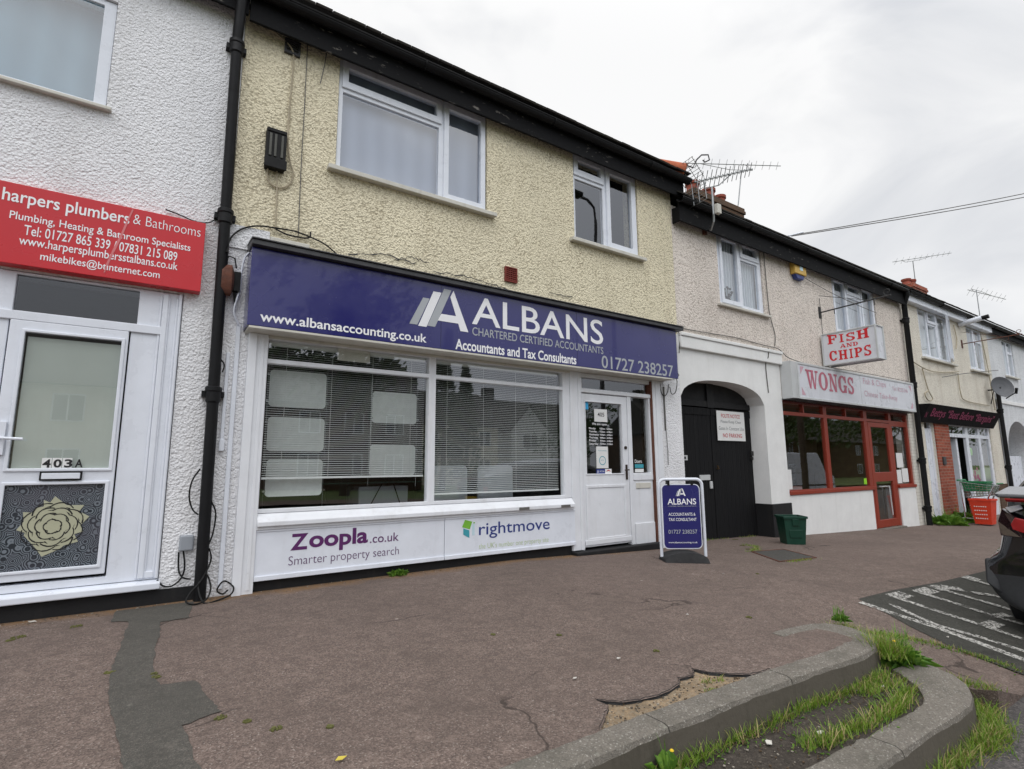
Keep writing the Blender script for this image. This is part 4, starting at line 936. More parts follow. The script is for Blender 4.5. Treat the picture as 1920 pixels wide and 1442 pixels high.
def advert(label, x0, x1, fn):
    a = thing('advert_board', label, 'sign', ((x0 + x1) / 2, -.06, .3))
    m = MB(); m.box(x0, x1, -.055, -.013, .10, .51); m.build('panel', M['upvc'], a, bevel=.003)
    m = MB(); m.box(x0, x1, -.068, -.0555, .085, .125); m.box(x0, x1, -.064, -.0555, .497, .514); m.build('edge_trim', M['upvc'], a, bevel=.003); fn(a)
def zoo(a):
    y = -.0572; n = MB(); n.text('Z', rect(1.085, 1.235, .318, .462, y), .03); n.text('oopla', rect(1.245, 1.795, .283, .478, y), .03); n.text('.co.uk', rect(1.815, 2.11, .322, .405, y), .004); n.build('lettering', M['purple'], a)
    n = MB(); n.text('Smarter property search', rect(1.075, 2.115, .165, .268, y), -.010); n.build('tagline', plain('mauve_vinyl', L(96, 62, 104), .4), a)
advert('white panel with purple lettering under the left shop window pane', .797, 2.618, zoo)
def rmv(a):
    y = -.0572; n = MB(); n.text('rightmove', rect(3.04, 4.02, .262, .435, y), .004); n.build('lettering', M['rm_navy'], a)
    n = MB(); n.text("the UK's number one property site", rect(3.04, 4.0, .140, .215, y), -.014); n.build('tagline', M['rm_lime'], a)
    n = MB(); n.face([(2.83, y, .405), (2.865, y, .48), (2.955, y, .455), (2.925, y, .375)]); n.cur = 1; n.face([(2.845, y, .325), (2.845, y, .39), (2.92, y, .365), (2.92, y, .285)]); n.cur = 2; n.box(2.955, 2.985, y, y + .001, .31, .43); n.face([(2.963, y, .437), (2.975, y, .452), (2.99, y, .445), (2.985, y, .433)], 0)
    n.build('house_logo', [M['rm_green'], M['rm_teal'], M['rm_pale']], a)
advert('white panel with blue lettering and a green house logo under the right shop window pane', 2.624, 4.42, rmv)

# heavy slab-serif letters drawn as outlines
def slab(m, ch, mapf, y=0.):
    """glyph in a 1x1 cell; mapf(u, v, layer)"""
    k = [0]
    def P(*pts): m.face([mapf(a, b, k[0]) for a, b in pts]); k[0] += 1
    def B(x0, x1, z0, z1): P((x0, z0), (x1, z0), (x1, z1), (x0, z1))
    def R(cx, cz, rx, rz, a0, a1, w0, w1, n=14):
        for i in range(n):
            t0, t1 = a0 + (a1 - a0) * i / n, a0 + (a1 - a0) * (i + 1) / n
            def pt(t, o):
                f = abs(math.cos(math.radians(t))) ** 1.3; w = w1 + (w0 - w1) * f
                return (cx + (rx - w * o) * math.cos(math.radians(t)), cz + (rz - w * o * .8) * math.sin(math.radians(t)))
            m.face([mapf(*q, k[0]) for q in (pt(t0, 0), pt(t1, 0), pt(t1, 1), pt(t0, 1))])
        k[0] += 1
    def stem(c, z0=0, z1=1, w=.24, sw=.21): B(c - w / 2, c + w / 2, z0, z1); B(c - sw, c + sw, z0, z0 + .12); B(c - sw, c + sw, z1 - .12, z1)
    if ch == 'I': stem(.5, w=.34, sw=.36)
    elif ch == 'F': B(.12, .4, 0, 1); B(0, .52, 0, .12); B(0, .95, .86, 1); B(.80, .95, .62, .88); B(.38, .7, .44, .57); B(.62, .74, .34, .67)
    elif ch == 'H': stem(.24); stem(.76); B(.3, .7, .44, .57)
    elif ch == 'P': B(.12, .4, 0, 1); B(0, .52, 0, .12); B(0, .4, .88, 1); R(.45, .71, .5, .29, -90, 90, .26, .13); B(.38, .47, .42, .54); B(.38, .47, .87, 1)
    elif ch == 'D': B(.12, .38, 0, 1); B(0, .42, 0, .13); B(0, .42, .87, 1); R(.40, .5, .56, .5, -90, 90, .27, .14)
    elif ch == 'A': P((.06, .1), (.2, .1), (.54, .93), (.44, .98)); P((.42, 1), (.60, 1), (.98, .1), (.70, .1)); B(.25, .72, .27, .39); B(0, .34, 0, .12); B(.6, 1.02, 0, .12)
    elif ch == 'N': B(.14, .27, .05, 1); B(.76, .88, 0, .95); P((.1, 1), (.36, 1), (.9, 0), (.66, 0)); B(.0, .40, 0, .11); B(0, .3, .89, 1); B(.62, 1, .89, 1)
    elif ch == 'W': P((.07, .95), (.27, .95), (.42, 0), (.3, 0)); P((.36, 0), (.42, 0), (.56, .95), (.48, .95)); P((.44, .95), (.62, .95), (.78, 0), (.66, 0)); P((.70, 0), (.78, 0), (.95, .95), (.87, .95)); B(0, .36, .9, 1); B(.38, .66, .9, 1); B(.78, 1.04, .9, 1)
    elif ch == 'O': R(.5, .5, .5, .5, 0, 360, .29, .12, 30)
    elif ch in 'CG':
        R(.5, .5, .5, .5, 42, 318, .30, .14, 24); B(.76, .93, .60, .97)
        if ch == 'G': B(.60, 1.0, .34, .46); B(.70, .93, .03, .4)
        else: P((.8, .1), (.9, .3), (.97, .28), (.86, .06))
    elif ch == 'S':
        R(.5, .735, .44, .265, 28, 270, .26, .15, 18); R(.5, .265, .46, .265, 90, -152, .27, .15, 18); B(.80, .92, .66, .98); B(.06, .19, .02, .34)
def slabtext(m, word, place, widths):
    """place(u, v, layer): u runs 0..1 over the whole word"""
    tot = sum(widths[c] for c in word) + .10 * (len(word) - 1); u = 0
    for c in word:
        w = widths[c]; slab(m, c, lambda a, b, l, u=u, w=w: place((u + a * w) / tot, b, l)); u += w + .10
SW = dict(F=.85, I=.5, S=.78, H=1.0, A=1.0, N=1.0, D=.9, C=.9, P=.85, W=1.25, O=1.0, G=1.0)

sg = thing('shop_sign', 'faded white lightbox sign with dusky pink lettering over the red-framed shopfront', 'sign', (12.1, -.1, 2.6))
MB().box(9.66, 14.72, -.20, -.001, 2.24, 2.885).build('lightbox', M['sign_white'], sg, bevel=.006)
fr_ = MB(); fr_.plate(9.64, 14.74, 2.22, 2.905, [(9.68, 14.70, 2.26, 2.865)], -.212, -.19); fr_.box(9.44, 9.6395, -.205, -.002, 2.225, 2.90); fr_.box(9.435, 9.445, -.21, -.001, 2.22, 2.905); fr_.box(9.64, 14.74, -.19, -.001, 2.8855, 2.905)
fr_.build('aluminium_frame', M['alu'], sg, bevel=.004)
MB().box(9.43, 14.8, -.15, -.02, 2.205, 2.2195).build('lower_flashing', M['lead'], sg)
jn = MB(); jn.box(12.08, 12.09, -.2025, -.199, 2.26, 2.865); jn.build('panel_joint', M['alu'], sg)
n = MB(); slabtext(n, 'WONGS', lambda u, v, l: (9.93 + 1.86 * u, -.203 - .0004 * l, 2.435 + .355 * v), SW); n.build('lettering', M['faded_red'], sg)
n = MB()
n.text('Fish & Chips', rect(12.22, 13.28, 2.655, 2.825, -.2035), -.004); n.text('Chinese Take-Away', rect(12.22, 13.80, 2.40, 2.555, -.2035), -.006); n.text('Tel: 8225246', rect(13.6, 14.4, 2.655, 2.745, -.2035), -.004)
for x, s_ in ((9.76, 1), (14.6, -1)):
    n.face([(x, -.2035, 2.83), (x + .13 * s_, -.2035, 2.83), (x, -.2035, 2.68)]); n.face([(x, -.2035, 2.30), (x + .13 * s_, -.2035, 2.30), (x, -.2035, 2.45)])
n.build('small_lettering', M['faded_pink'], sg)

sg = thing('hanging_sign', 'square-ended white projecting sign with red slab lettering high on the off-white wall', 'sign', (11.1, -.5, 3.3))
MB().box(11.0, 11.3, -1.0, -.05, 2.99, 3.60).build('lightbox', M['sign_white'], sg, bevel=.01)
fr_ = MB()
for x in (10.985, 11.285): 
    fr_.box(x, x + .03, -1.02, -.03, 2.97, 2.995); fr_.box(x, x + .03, -1.02, -.03, 3.595, 3.62); fr_.box(x, x + .03, -1.02, -.99, 2.9955, 3.5945); fr_.box(x, x + .03, -.055, -.03, 2.9955, 3.5945)
fr_.box(11.0155, 11.2845, -1.018, -.99, 2.972, 2.989); fr_.box(11.0155, 11.2845, -1.018, -.99, 3.601, 3.618); fr_.box(11.05, 11.25, -.0295, -.0, 3.05, 3.2); fr_.box(11.05, 11.25, -.0295, -.0, 3.4, 3.55)
fr_.build('aluminium_frame', M['alu'], sg, bevel=.004)
n = MB()
def fish(u0, u1, z0, z1, arch):
    return lambda u, v, l: (10.9985 - .0004 * l, -.06 - .93 * (u0 + (u1 - u0) * u), 2.99 + .61 * (z0 + (z1 - z0) * v + arch * ((2 * u - 1) ** 2) * (v - (0 if arch > 0 else 1))))
slabtext(n, 'FISH', fish(.09, .90, .66, .92, .06), SW); slabtext(n, 'AND', fish(.33, .68, .475, .60, 0.0), SW)
slabtext(n, 'CHIPS', fish(.10, .91, .10, .40, .05), SW)
n.build('lettering', M['fish_red'], sg)
def bracket(label, x, z, ln, mat, drop=.09):
    b = thing('sign_bracket', label, 'bracket', (x, 0, z), group='empty sign brackets on the terrace')
    m = MB(); m.tube([(x, -.002, z), (x, -ln, z + .03)], .014, 6); m.box(x - .05, x + .05, -.012, -.0, z - .12, z + .12); m.build('arm', mat, b)
    m = MB(); m.tube([(x, -ln + .05 + .08 * (1 - k / 11) * math.cos(k * .75 - 1.5), z + .11 + .08 * (1 - k / 11) * math.sin(k * .75 - 1.5)) for k in range(10)], .008, 5); m.build('scroll', mat, b)
    m = MB()
    for f in (.22, .78): m.tube([(x, -ln * f, z), (x, -ln * f, z - drop)], .008, 5)
    m.tube([(x, -.01, z + .36), (x, -ln * .7, z + .03)], .005, 4); m.build('hook', mat, b); return b
bracket('black iron arm above the fish and chips sign', 11.1, 4.10, 1.28, M['iron'])
bracket('rusty red iron arm between the cream house windows', 19.1, 4.42, 1.3, M['rust'])

sg = thing('shop_sign', 'black tilted signboard with magenta lettering on the cream house', 'sign', (17.8, -.2, 2.3))
tl = lambda x, v, o=0.: (x, -.10 - .22 * v - o * .9, 2.03 + .42 * v - o * .4)
m = MB(); m.prism([tl(15.25, 0), tl(15.25, 1), (15.25, -.05, 2.46), (15.25, -.05, 2.03)], (5.2, 0, 0)); m.build('panel', plain('matt_black_board', (.012, .011, .012, 1), .85, 0, .2, spec=.12), sg, bevel=.004)
n = MB(); n.text("Bettys \u201cBest Before \u201cBargains\u201d", lambda u, v: tl(15.6 + 4.45 * u, .2 + .6 * v, .004), .012); n.text('N', lambda u, v: tl(15.3 + .1 * u, .25 + .3 * v, .004), .01); n.build('lettering', M['magenta'], sg)

sg = thing('notice_board', 'white polite notice with red and grey lettering on the black gate', 'notice', (8.2, .27, 1.7))
MB().box(7.85, 8.63, .262, .269, 1.45, 1.955).build('panel', M['paper'], sg)
n = MB(); n.text('POLITE NOTICE', rect(7.97, 8.5, 1.84, 1.905, .2605), .006); n.text('NO PARKING', rect(7.99, 8.53, 1.505, 1.575, .2605), .006); n.build('red_lettering', M['red_ink'], sg)
n = MB(); n.text('Please Keep Clear', rect(7.95, 8.53, 1.735, 1.80, .2605), -.004); n.text('Gates In Constant Use', rect(7.885, 8.60, 1.63, 1.69, .2605), -.006); n.build('grey_lettering', M['grey_ink'], sg)

# ------------------------------------------------------------------ gates
gt = thing('double_gate', 'pair of black boarded gates under the white arch', 'gate', (7.7, .3, 0))
for x0, x1, nm in ((6.64, 7.70, 0), (7.715, 8.84, 1)):
    m = MB(); m.box(x0, x1, .29, .34, -.19 - .04 * nm, 1.98); m.box(x0, x1, .278, .2895, 1.86, 1.98); m.build('gate_leaf', M['gate'], gt, bevel=.004)
m = MB(); m.box(6.63, 8.84, .27, .36, 2.0, 2.10); m.box(6.63, 8.84, .30, .33, 2.1005, 2.5); m.box(7.62, 7.80, .262, .2695, 1.99, 2.4); m.build('header_panel', M['black_paint'], gt, bevel=.005)
MB().box(7.33, 7.60, .272, .2895, .80, .885).build('letterbox', M['alu'], gt, bevel=.004)
m = MB(); m.box(7.58, 7.64, .26, .2895, .66, .78); m.build('key_safe', M['alu'], gt, bevel=.01)
m = MB(); m.box(6.9, 7.05, .27, .2895, 1.12, 1.2); m.cur = 1; m.box(6.93, 7.0, .262, .2699, 1.14, 1.18); m.build('keypad', [M['alu'], M['black_plastic']], gt, bevel=.003)
m = MB(); m.tube([(7.8, .285, .98), (7.8, .25, .98), (7.76, .24, 1.03)], .012, 6); m.build('handle', M['brass'], gt)
m = MB(); m.tube([(8.78, .29, 1.15), (8.78, .25, 1.15)], .03, 8); m.box(8.76, 8.83, .255, .2895, 1.2, 1.28); m.build('hinge', M['iron'], gt)
# ------------------------------------------------------------------ pipes, cables, boxes on the walls
def pipe(label, x0, z_top, x1, z_bot, y=-.075, r=.042, swan=None, joints=(), mat='black_plastic'):
    t = thing('drainpipe', label, 'drainpipe', (x1, y, z_bot))
    m = MB(); pts = []
    if swan: pts += [swan, (swan[0], swan[1], swan[2] - .08), (x0, y, z_top)]
    else: pts.append((x0, y, z_top))
    pts.append((x1, y, z_bot)); m.tube(pts, r, 12); m.build('pipe', M[mat], t, smooth=True, autos=40)
    for z in joints:
        m = MB(); f = (z_top - z) / (z_top - z_bot); x = x0 + (x1 - x0) * f
        m.lathe([(r + .004, -.07), (r + .012, -.06), (r + .012, .02), (r + .02, .03), (r + .02, .06), (r + .006, .07)], (x, y, z), 'z', 14)
        m.box(x - .085, x + .085, y + .01, -.001, z - .02, z + .03); m.build('collar', M[mat], t, autos=30)
    return t
pipe('black cast-iron drainpipe between the white house and the yellow house', .355, 5.1, .40, -.02, -.08, .046, (.36, -.21, 5.54), (5.0, 3.30, 1.68))
pipe('black drainpipe with a white paint band between the fish shop and the cream house', 15.08, 4.9, 15.05, -.42, -.10, .06, (15.0, -.21, 5.2), (4.5, 2.9, 1.1, .0))
pipe('black drainpipe beside the satellite dish at the far white house', 21.4, 3.2, 21.42, -.6, -.08, .055, None, (2.6, .9))
def cable(label, paths, mat, r=.007, n=5, cat='cable', grp=None):
    m = MB(); root = thing(cat, label, 'cable', paths[0][0], 0, grp) if len(paths) > 1 else None
    for p in paths:
        if root: m = MB()
        q = []
        P_ = [Vector(a) for a in p]
        for i in range(len(P_) - 1):
            p0, p1, p2, p3 = P_[max(i - 1, 0)], P_[i], P_[i + 1], P_[min(i + 2, len(P_) - 1)]
            for k in range(5):
                t = k / 5
                q.append(.5 * ((2 * p1) + (-p0 + p2) * t + (2 * p0 - 5 * p1 + 4 * p2 - p3) * t * t + (-p0 + 3 * p1 - 3 * p2 + p3) * t ** 3))
        q.append(P_[-1]); m.tube(q, r, n)
        if root: m.build('strand', M[mat], root)
    if root: return root
    return tag(m.build(cat, M[mat]), label, cat, grp)
w = -.02
cable('cream cable looping down to the black box on the yellow wall', [[(.62, w, 5.40), (.73, w, 5.34), (.84, w, 5.27), (.87, w, 5.12), (.86, w, 4.7), (.86, w, 4.3), (.89, w, 4.06), (.93, w, 3.92), (.90, w, 3.80), (.82, w, 3.74), (.74, w, 3.75), (.705, w, 3.80), (.70, w, 3.90)], [(.78, w, 3.90), (.79, w, 3.78), (.795, w, 3.6), (.80, w, 3.33)]], 'cable_cream', .009)
cable('thin grey cable running straight down the yellow wall', [[(.995, w, 5.42), (1.0, w, 4.6), (1.0, w, 4.0), (1.01, w, 3.30)], [(1.19, w, 5.40), (1.17, w, 5.2), (1.14, w, 5.0)]], 'cable_grey', .005)
cable('black cable across the wall above the navy sign', [[(.40, -.13, 2.95), (.43, -.06, 3.12), (.52, -.035, 3.24), (.65, -.035, 3.30), (.80, -.03, 3.32), (.97, -.03, 3.33), (1.1, -.03, 3.31), (1.25, -.03, 3.27), (1.38, -.03, 3.19), (1.46, -.04, 3.11)], [(.80, -.03, 3.31), (.92, -.035, 3.275), (1.1, -.03, 3.29), (1.12, -.03, 3.36)]], 'cable_black', .008)
cable('black cable tied to the white wall above the red sign', [[(-.08, -.02, 3.27), (.02, -.02, 3.25), (.14, -.02, 3.22), (.24, -.02, 3.23), (.30, -.03, 3.28), (.34, -.06, 3.36)]], 'cable_black', .006)
z0 = .02
cable('coil of black cable lying at the foot of the drainpipe', [[(.23, -.03, .38), (.24, -.02, .24), (.27, -.04, .18), (.33, -.05, .16)], [(.10, -.03, .18), (.14, -.03, .13), (.20, -.03, .12), (.26, -.03, .17), (.28, -.03, .26), (.26, -.03, .40)],
       [(.44, -.10, .40), (.46, -.09, .30), (.40, -.13, .16), (.33, -.16, .08), (.30, -.20, .02), (.36, -.24, .0), (.44, -.20, .02), (.47, -.14, .10), (.43, -.11, .20), (.38, -.13, .12), (.42, -.22, .0), (.52, -.20, .0), (.62, -.14, .02), (.64, -.09, .07), (.57, -.07, .12), (.52, -.10, .06), (.56, -.13, .03), (.60, -.10, .05)],
       [(.33, -.1, 1.05), (.28, -.08, .95), (.27, -.07, .82), (.30, -.08, .72), (.34, -.12, .68)], [(.43, -.1, .78), (.47, -.09, .68), (.46, -.09, .52), (.43, -.1, .42)], [(.41, -.1, 2.0), (.45, -.08, 1.95), (.44, -.1, 1.88)]], 'cable_black', .007)
cable('white cable hanging at the left end of the navy sign', [[(.60, -.10, 3.02), (.55, -.09, 2.95), (.53, -.08, 2.8), (.53, -.07, 2.65), (.50, -.06, 2.5), (.50, -.05, 2.42), (.545, -.03, 2.33)]], 'upvc', .010)
cable('tangle of thin cable at the right end of the navy sign', [[(6.30, -.20, 2.43), (6.38, -.16, 2.40), (6.45, -.12, 2.37), (6.36, -.12, 2.33)], [(6.28, -.2, 2.42), (6.36, -.15, 2.36), (6.40, -.13, 2.40)], [(6.38, -.1, 2.40), (6.48, -.06, 2.30), (6.46, -.04, 2.14), (6.38, -.03, 2.10), (6.32, -.05, 2.2)], [(6.14, -.02, 2.25), (6.16, -.02, 2.12), (6.22, -.02, 2.06), (6.30, -.02, 2.12), (6.34, -.02, 2.25)], [(6.3, -.25, 3.05), (6.42, -.05, 3.13), (6.6, -.03, 3.12), (6.63, -.03, 2.95), (6.6, -.03, 2.75)]], 'cable_black', .006)
cable('sagging cable along the top of the white cornice over the gate', [[(6.64, -.02, 3.16), (7.3, -.02, 3.17), (8.1, -.02, 3.19), (8.9, -.02, 3.16), (9.4, -.03, 3.14), (9.7, -.05, 3.0), (10.4, -.1, 2.93), (11.6, -.12, 2.95), (13.5, -.1, 2.97), (14.9, -.06, 2.98)], [(9.18, -.02, 5.0), (9.2, -.02, 4.0), (9.24, -.02, 3.7), (9.34, -.02, 3.4), (9.30, -.02, 3.18)], [(9.0, -.07, 3.1), (8.98, -.07, 2.95), (8.96, -.02, 2.8), (8.98, -.02, 2.3)]], 'cable_grey', .008)
cable('wire strung from the yellow alarm box towards the fish sign bracket', [[(10.5, -.05, 4.72), (11.5, -.05, 4.6), (12.6, -.05, 4.52), (13.6, -.06, 4.47)], [(11.1, -.02, 4.4), (11.1, -.02, 3.62)]], 'cable_grey', .006)
cable('looping cables on the cream wall under the open casement', [[(15.3, -.05, 3.52), (16.2, -.06, 3.38), (17.3, -.05, 3.42), (18.4, -.05, 3.55)], [(15.9, -.04, 3.4), (16.1, -.04, 2.9), (16.3, -.05, 2.65), (16.0, -.05, 2.6), (15.85, -.05, 2.75), (16.1, -.05, 2.85)], [(18.35, -.04, 3.5), (18.35, -.04, 2.95), (18.7, -.04, 2.75), (20.6, -.04, 2.72)], [(18.5, -.04, 4.9), (18.6, -.04, 4.5), (18.45, -.04, 4.2)], [(20.7, -.05, 4.8), (20.9, -.05, 3.8), (21.0, -.05, 2.6)]], 'cable_cream', .014)
cable('thin aerial rod sticking out across the cream wall', [[(16.9, -.12, 3.25), (18.6, -.14, 3.5), (21.4, -.16, 3.85)]], 'cable_grey', .010)
m = MB(); m.box(.467, .493, -.03, -.005, 1.29, 2.07); m.box(.462, .50, -.04, -.005, 1.20, 1.30); m.box(.53, .565, -.028, -.005, .05, 2.33)
tag(m.build('cable_trunking', M['upvc'], bevel=.004), 'white plastic cable trunking beside the shopfront pilaster', 'trunking')
m = MB(); m.box(6.215, 6.235, -.024, -.005, 1.55, 2.2); m.tube([(6.23, -.02, 1.55), (6.245, -.02, 1.25), (6.24, -.02, 1.05)], .006, 5)
tag(m.build('cable_trunking', M['cable_grey'], bevel=.003), 'thin grey cable strip on the pebbledash right of the accountants door', 'trunking')
jb = thing('junction_box', 'weathered black cable box on the yellow wall', 'junction box', (.75, -.05, 4.1))
m = MB(); m.box(.665, .845, -.085, -.003, 3.90, 4.30); m.box(.655, .855, -.10, -.086, 3.89, 3.99); m.box(.668, .842, -.094, -.0855, 4.26, 4.295); m.build('case', M['cable_black'], jb, bevel=.02)
m = MB()
for x in (.69, .735, .795): m.box(x, x + .022, -.096, -.0855, 4.01, 4.24)
m.build('worn_rib', weathered('scuffed_grey_plastic', L(84, 84, 78), L(22, 22, 20), .9), jb, bevel=.003)
m = MB(); m.box(.228, .332, -.04, -.001, .385, .51); tag(m.build('junction_box', M['box_grey'], bevel=.012), 'small square grey junction box low on the white wall', 'junction box')
bl = thing('alarm_bell', 'broken old red bell cover on the wall left of the navy sign', 'alarm bell', (.49, -.08, 2.7))
m = MB(); m.lathe([(.10, -.10), (.125, -.06), (.125, -.02), (.07, .0)], (0, 0, 0), 'x', 18); mm = [Vector(v) for v in m.v]; m.v = [(.475 + v.x, -.09 + v.y * .5, 2.71 + v.z * 1.15) for v in mm]; m.build('cover', M['rust'], bl, smooth=True, autos=40)
m = MB(); m.box(.475, .53, -.10, -.03, 2.62, 2.80); m.tube([(.49, -.07, 2.63), (.50, -.06, 2.52), (.49, -.05, 2.44)], .014, 6, taper=.006); m.tube([(.49, -.09, 2.83), (.47, -.10, 2.92), (.42, -.10, 2.93), (.40, -.1, 2.86)], .008, 5); m.build('works', M['cable_black'], bl, bevel=.012)
ab = thing('alarm_box', 'yellow and blue alarm box on the off-white wall', 'alarm', (10.3, -.05, 4.8))
o6 = lambda x, y: [(10.08, y, 4.72), (10.08, y, 4.95), (10.2, y, 5.01), (10.38, y, 5.01), (10.5, y, 4.95), (10.5, y, 4.72)]
m = MB(); m.prism(o6(0, -.001), (0, -.11, 0)); m.build('cover', M['yellow_plastic'], ab, bevel=.015)
m = MB(); m.prism([(10.12, -.001, 4.719), (10.46, -.001, 4.719), (10.40, -.001, 4.63), (10.18, -.001, 4.63)], (0, -.09, 0)); m.build('strobe', M['blue_plastic'], ab, bevel=.01)
m = MB(); m.box(10.25, 10.36, -.117, -.1105, 4.80, 4.92); m.build('badge', M['rm_pale'], ab)
fl = thing('floodlight', 'white tube-shaped light sticking out under the cream house gutter', 'light', (19, -.3, 5.0))
m = MB(); m.tube([(19.0, -.02, 4.98), (19.0, -.55, 5.05)], .075, 12); m.build('housing', M['upvc'], fl, smooth=True, autos=50); m = MB(); m.tube([(19.0, -.551, 5.05), (19.0, -.70, 5.07)], .06, 12); m.build('lamp', M['black_plastic'], fl, smooth=True, autos=50)

# ------------------------------------------------------------------ aerials and dish, overhead wires
def aerial(label, foot, mast, boom, els, elh, grid=None, crank=None, mat='steel', r=.018):
    t = thing('tv_aerial', label, 'aerial', foot, group='television aerials on the roofs')
    m = MB(); m.tube([foot, *(crank or []), mast], r, 6); m.build('mast', M[mat], t)
    a, b = Vector(boom[0]), Vector(boom[1]); d = (b - a); side = d.cross(Vector((0, 0, 1))).normalized(); up = side.cross(d).normalized()
    m = MB(); m.tube([a, b], r * .75, 5); c = (a + b) / 2
    m.tube([a + d * .15, Vector(mast) + d * -.12, Vector(mast) + d * .12, a + d * .62], r * .55, 5); m.build('boom', M[mat], t)
    m = MB()
    for i in range(els):
        p = a + d * ((i + .5) / els); h = elh * (1 - .25 * i / els)
        ax = (up * .8 + side * .6).normalized()
        m.tube([p - ax * h, p + ax * h], .006, 4)
        ax2 = (up * .8 - side * .6).normalized(); m.tube([p - ax2 * h * .35, p + ax2 * h * .35], .007, 4)
    m.build('elements', M[mat], t)
    if grid:
        m = MB(); gx, gz_ = grid
        for s_ in (-1, 1):
            for i in range(7):
                q = a + up * s_ * (.05 + gz_ * i / 7) - d.normalized() * (-.02 + .35 * gz_ * i / 7)
                m.tube([q - side * gx, q + side * gx], .005, 4)
            for k in (-1, -.3, .3, 1): m.tube([a + side * gx * k, a + side * gx * k + up * s_ * gz_ - d.normalized() * (.33 * gz_)], .006, 4)
        m.build('reflector', M[mat], t)
    return t
ta = aerial('large grey aerial on a cranked mast fixed to the off-white wall', (7.43, -.01, 4.98), (7.22, -.36, 5.52), ((6.83, -.32, 5.50), (8.2, -.50, 6.08)), 13, .15, (.20, .34), [(7.36, -.2, 4.88), (7.24, -.34, 4.94), (7.22, -.36, 5.05)])
MB().box(7.40, 7.46, -.05, -.001, 4.88, 5.08).build('wall_plate', M['rust'], ta)
MB().box(7.24, 7.34, -.43, -.36, 5.06, 5.22).build('amplifier', M['soffit'], ta, bevel=.008)
aerial('thin aerial on the chimney behind the large aerial', (14.68, 4.0, 8.5), (14.95, 3.8, 10.35), ((12.9, 4.4, 10.22), (16.2, 3.2, 10.6)), 13, .16, None, [(14.8, 3.9, 9.2)])
aerial('small aerial on a leaning mast above the red chimney pots', (28.9, 4.1, 8.7), (28.6, 4.0, 10.3), ((26.9, 4.2, 9.95), (32.4, 3.6, 11.4)), 10, .16)
aerial('spindly aerial at the far end of the roofs', (31.0, 2.5, 7.6), (31.0, 2.5, 8.9), ((30.2, 2.6, 8.8), (34, 2.2, 8.9)), 8, .25)
ds = thing('satellite_dish', 'dark grey satellite dish on the corner of the cream house', 'satellite dish', (20.7, -.4, 3.24))
m = MB(); N = 20; nrm = Vector((-.62, -.75, .25)).normalized(); u_ = nrm.cross(Vector((0, 0, 1))).normalized(); v_ = u_.cross(nrm)
c0 = Vector((20.7, -.36, 3.25)); ring = lambda rr, dd: [c0 + (u_ * math.cos(2 * math.pi * k / N) * rr * .95 + v_ * math.sin(2 * math.pi * k / N) * rr) + nrm * dd for k in range(N)]
rs_ = [ring(.02, -.07), ring(.13, -.055), ring(.24, -.02), ring(.32, .025)]
for a, b in zip(rs_, rs_[1:]):
    for k in range(N): m.face([a[k], a[(k + 1) % N], b[(k + 1) % N], b[k]]); m.face([p - nrm * .012 for p in (a[k], a[(k + 1) % N], b[(k + 1) % N], b[k])])
m.build('reflector', plain('grey_mesh_dish', L(92, 94, 98), .6, 0, .1), ds)
m = MB(); m.tube([c0 - v_ * .36, c0 - v_ * .33 + nrm * .4], .014, 6); m.tube([c0 - v_ * .36 + nrm * .37, c0 - v_ * .22 + nrm * .46], .035, 8); m.build('arm', M['black_plastic'], ds); m = MB(); m.tube([c0 - nrm * .06, (20.8, -.16, 3.2), (20.8, -.001, 3.2)], .022, 6); m.tube([(20.8, -.14, 3.2), (20.9, -.01, 2.8)], .012, 5); m.build('wall_mount', M['black_plastic'], ds)
for k, (b0, b1, lb) in enumerate(((Vector((9.78, -.23, 5.36)), Vector((15.4, -3.1, 7.02)), 'overhead wire from the roof edge, the upper of the pair'), (Vector((9.82, -.23, 5.355)), Vector((15.4, -3.1, 6.93)), 'overhead wire from the roof edge, the lower of the pair'))):
    d = b1 - b0; pts = [b0 + d * (i / 24) * 2.2 - Vector((0, 0, .25 * math.sin(math.pi * i / 24))) for i in range(25)]
    m = MB(); m.tube(pts, .009, 5); tag(m.build('overhead_wire', M['cable_grey']), lb, 'wire', 'overhead wires')
m = MB(); m.tube([(9.72, -.22, 5.34), (10.0, -.36, 5.43)], .016, 6); tag(m.build('wire_clamp', M['upvc']), 'white clamp holding the overhead wires to the black gutter', 'clamp')

# ------------------------------------------------------------------ inside the accountants shop
def venetian(label, x0, x1, z0, z1, y=.085, tilt=.24):
    b = thing('venetian_blind', label, 'blind', ((x0 + x1) / 2, y, z1), group='white venetian blinds in the shop window')
    m = MB(); z = z0 + .03; w = .0105
    while z < z1 - .02:
        m.prism([(x0, y - w * math.cos(tilt), z - w * math.sin(tilt)), (x0, y, z + .0015), (x0, y + w * math.cos(tilt), z + w * math.sin(tilt)), (x0, y + w * math.cos(tilt), z + w * math.sin(tilt) - .0006), (x0, y, z + .0008), (x0, y - w * math.cos(tilt), z - w * math.sin(tilt) - .0006)], (x1 - x0, 0, 0)); z += .0212
    m.build('slats', M['blind'], b)
    MB().box(x0, x1, y - .013, y + .013, z0 - .006, z0 + .014).build('bottom_rail', M['blind'], b)
    MB().box(x0, x1, y - .02, y + .02, z1 - .02, z1 + .02).build('head_rail', M['blind'], b)
    m = MB()
    for f in (.1, .37, .63, .9): m.tube([(x0 + (x1 - x0) * f, y - .014, z0), (x0 + (x1 - x0) * f, y - .014, z1)], .0016, 4)
    m.build('cord', M['blind'], b)
venetian('venetian blind half raised above the desk, in the left window pane', .83, 2.42, .955, 2.215)
venetian('venetian blind lowered nearly to the sill, in the right window pane', 2.52, 4.275, .755, 2.215)
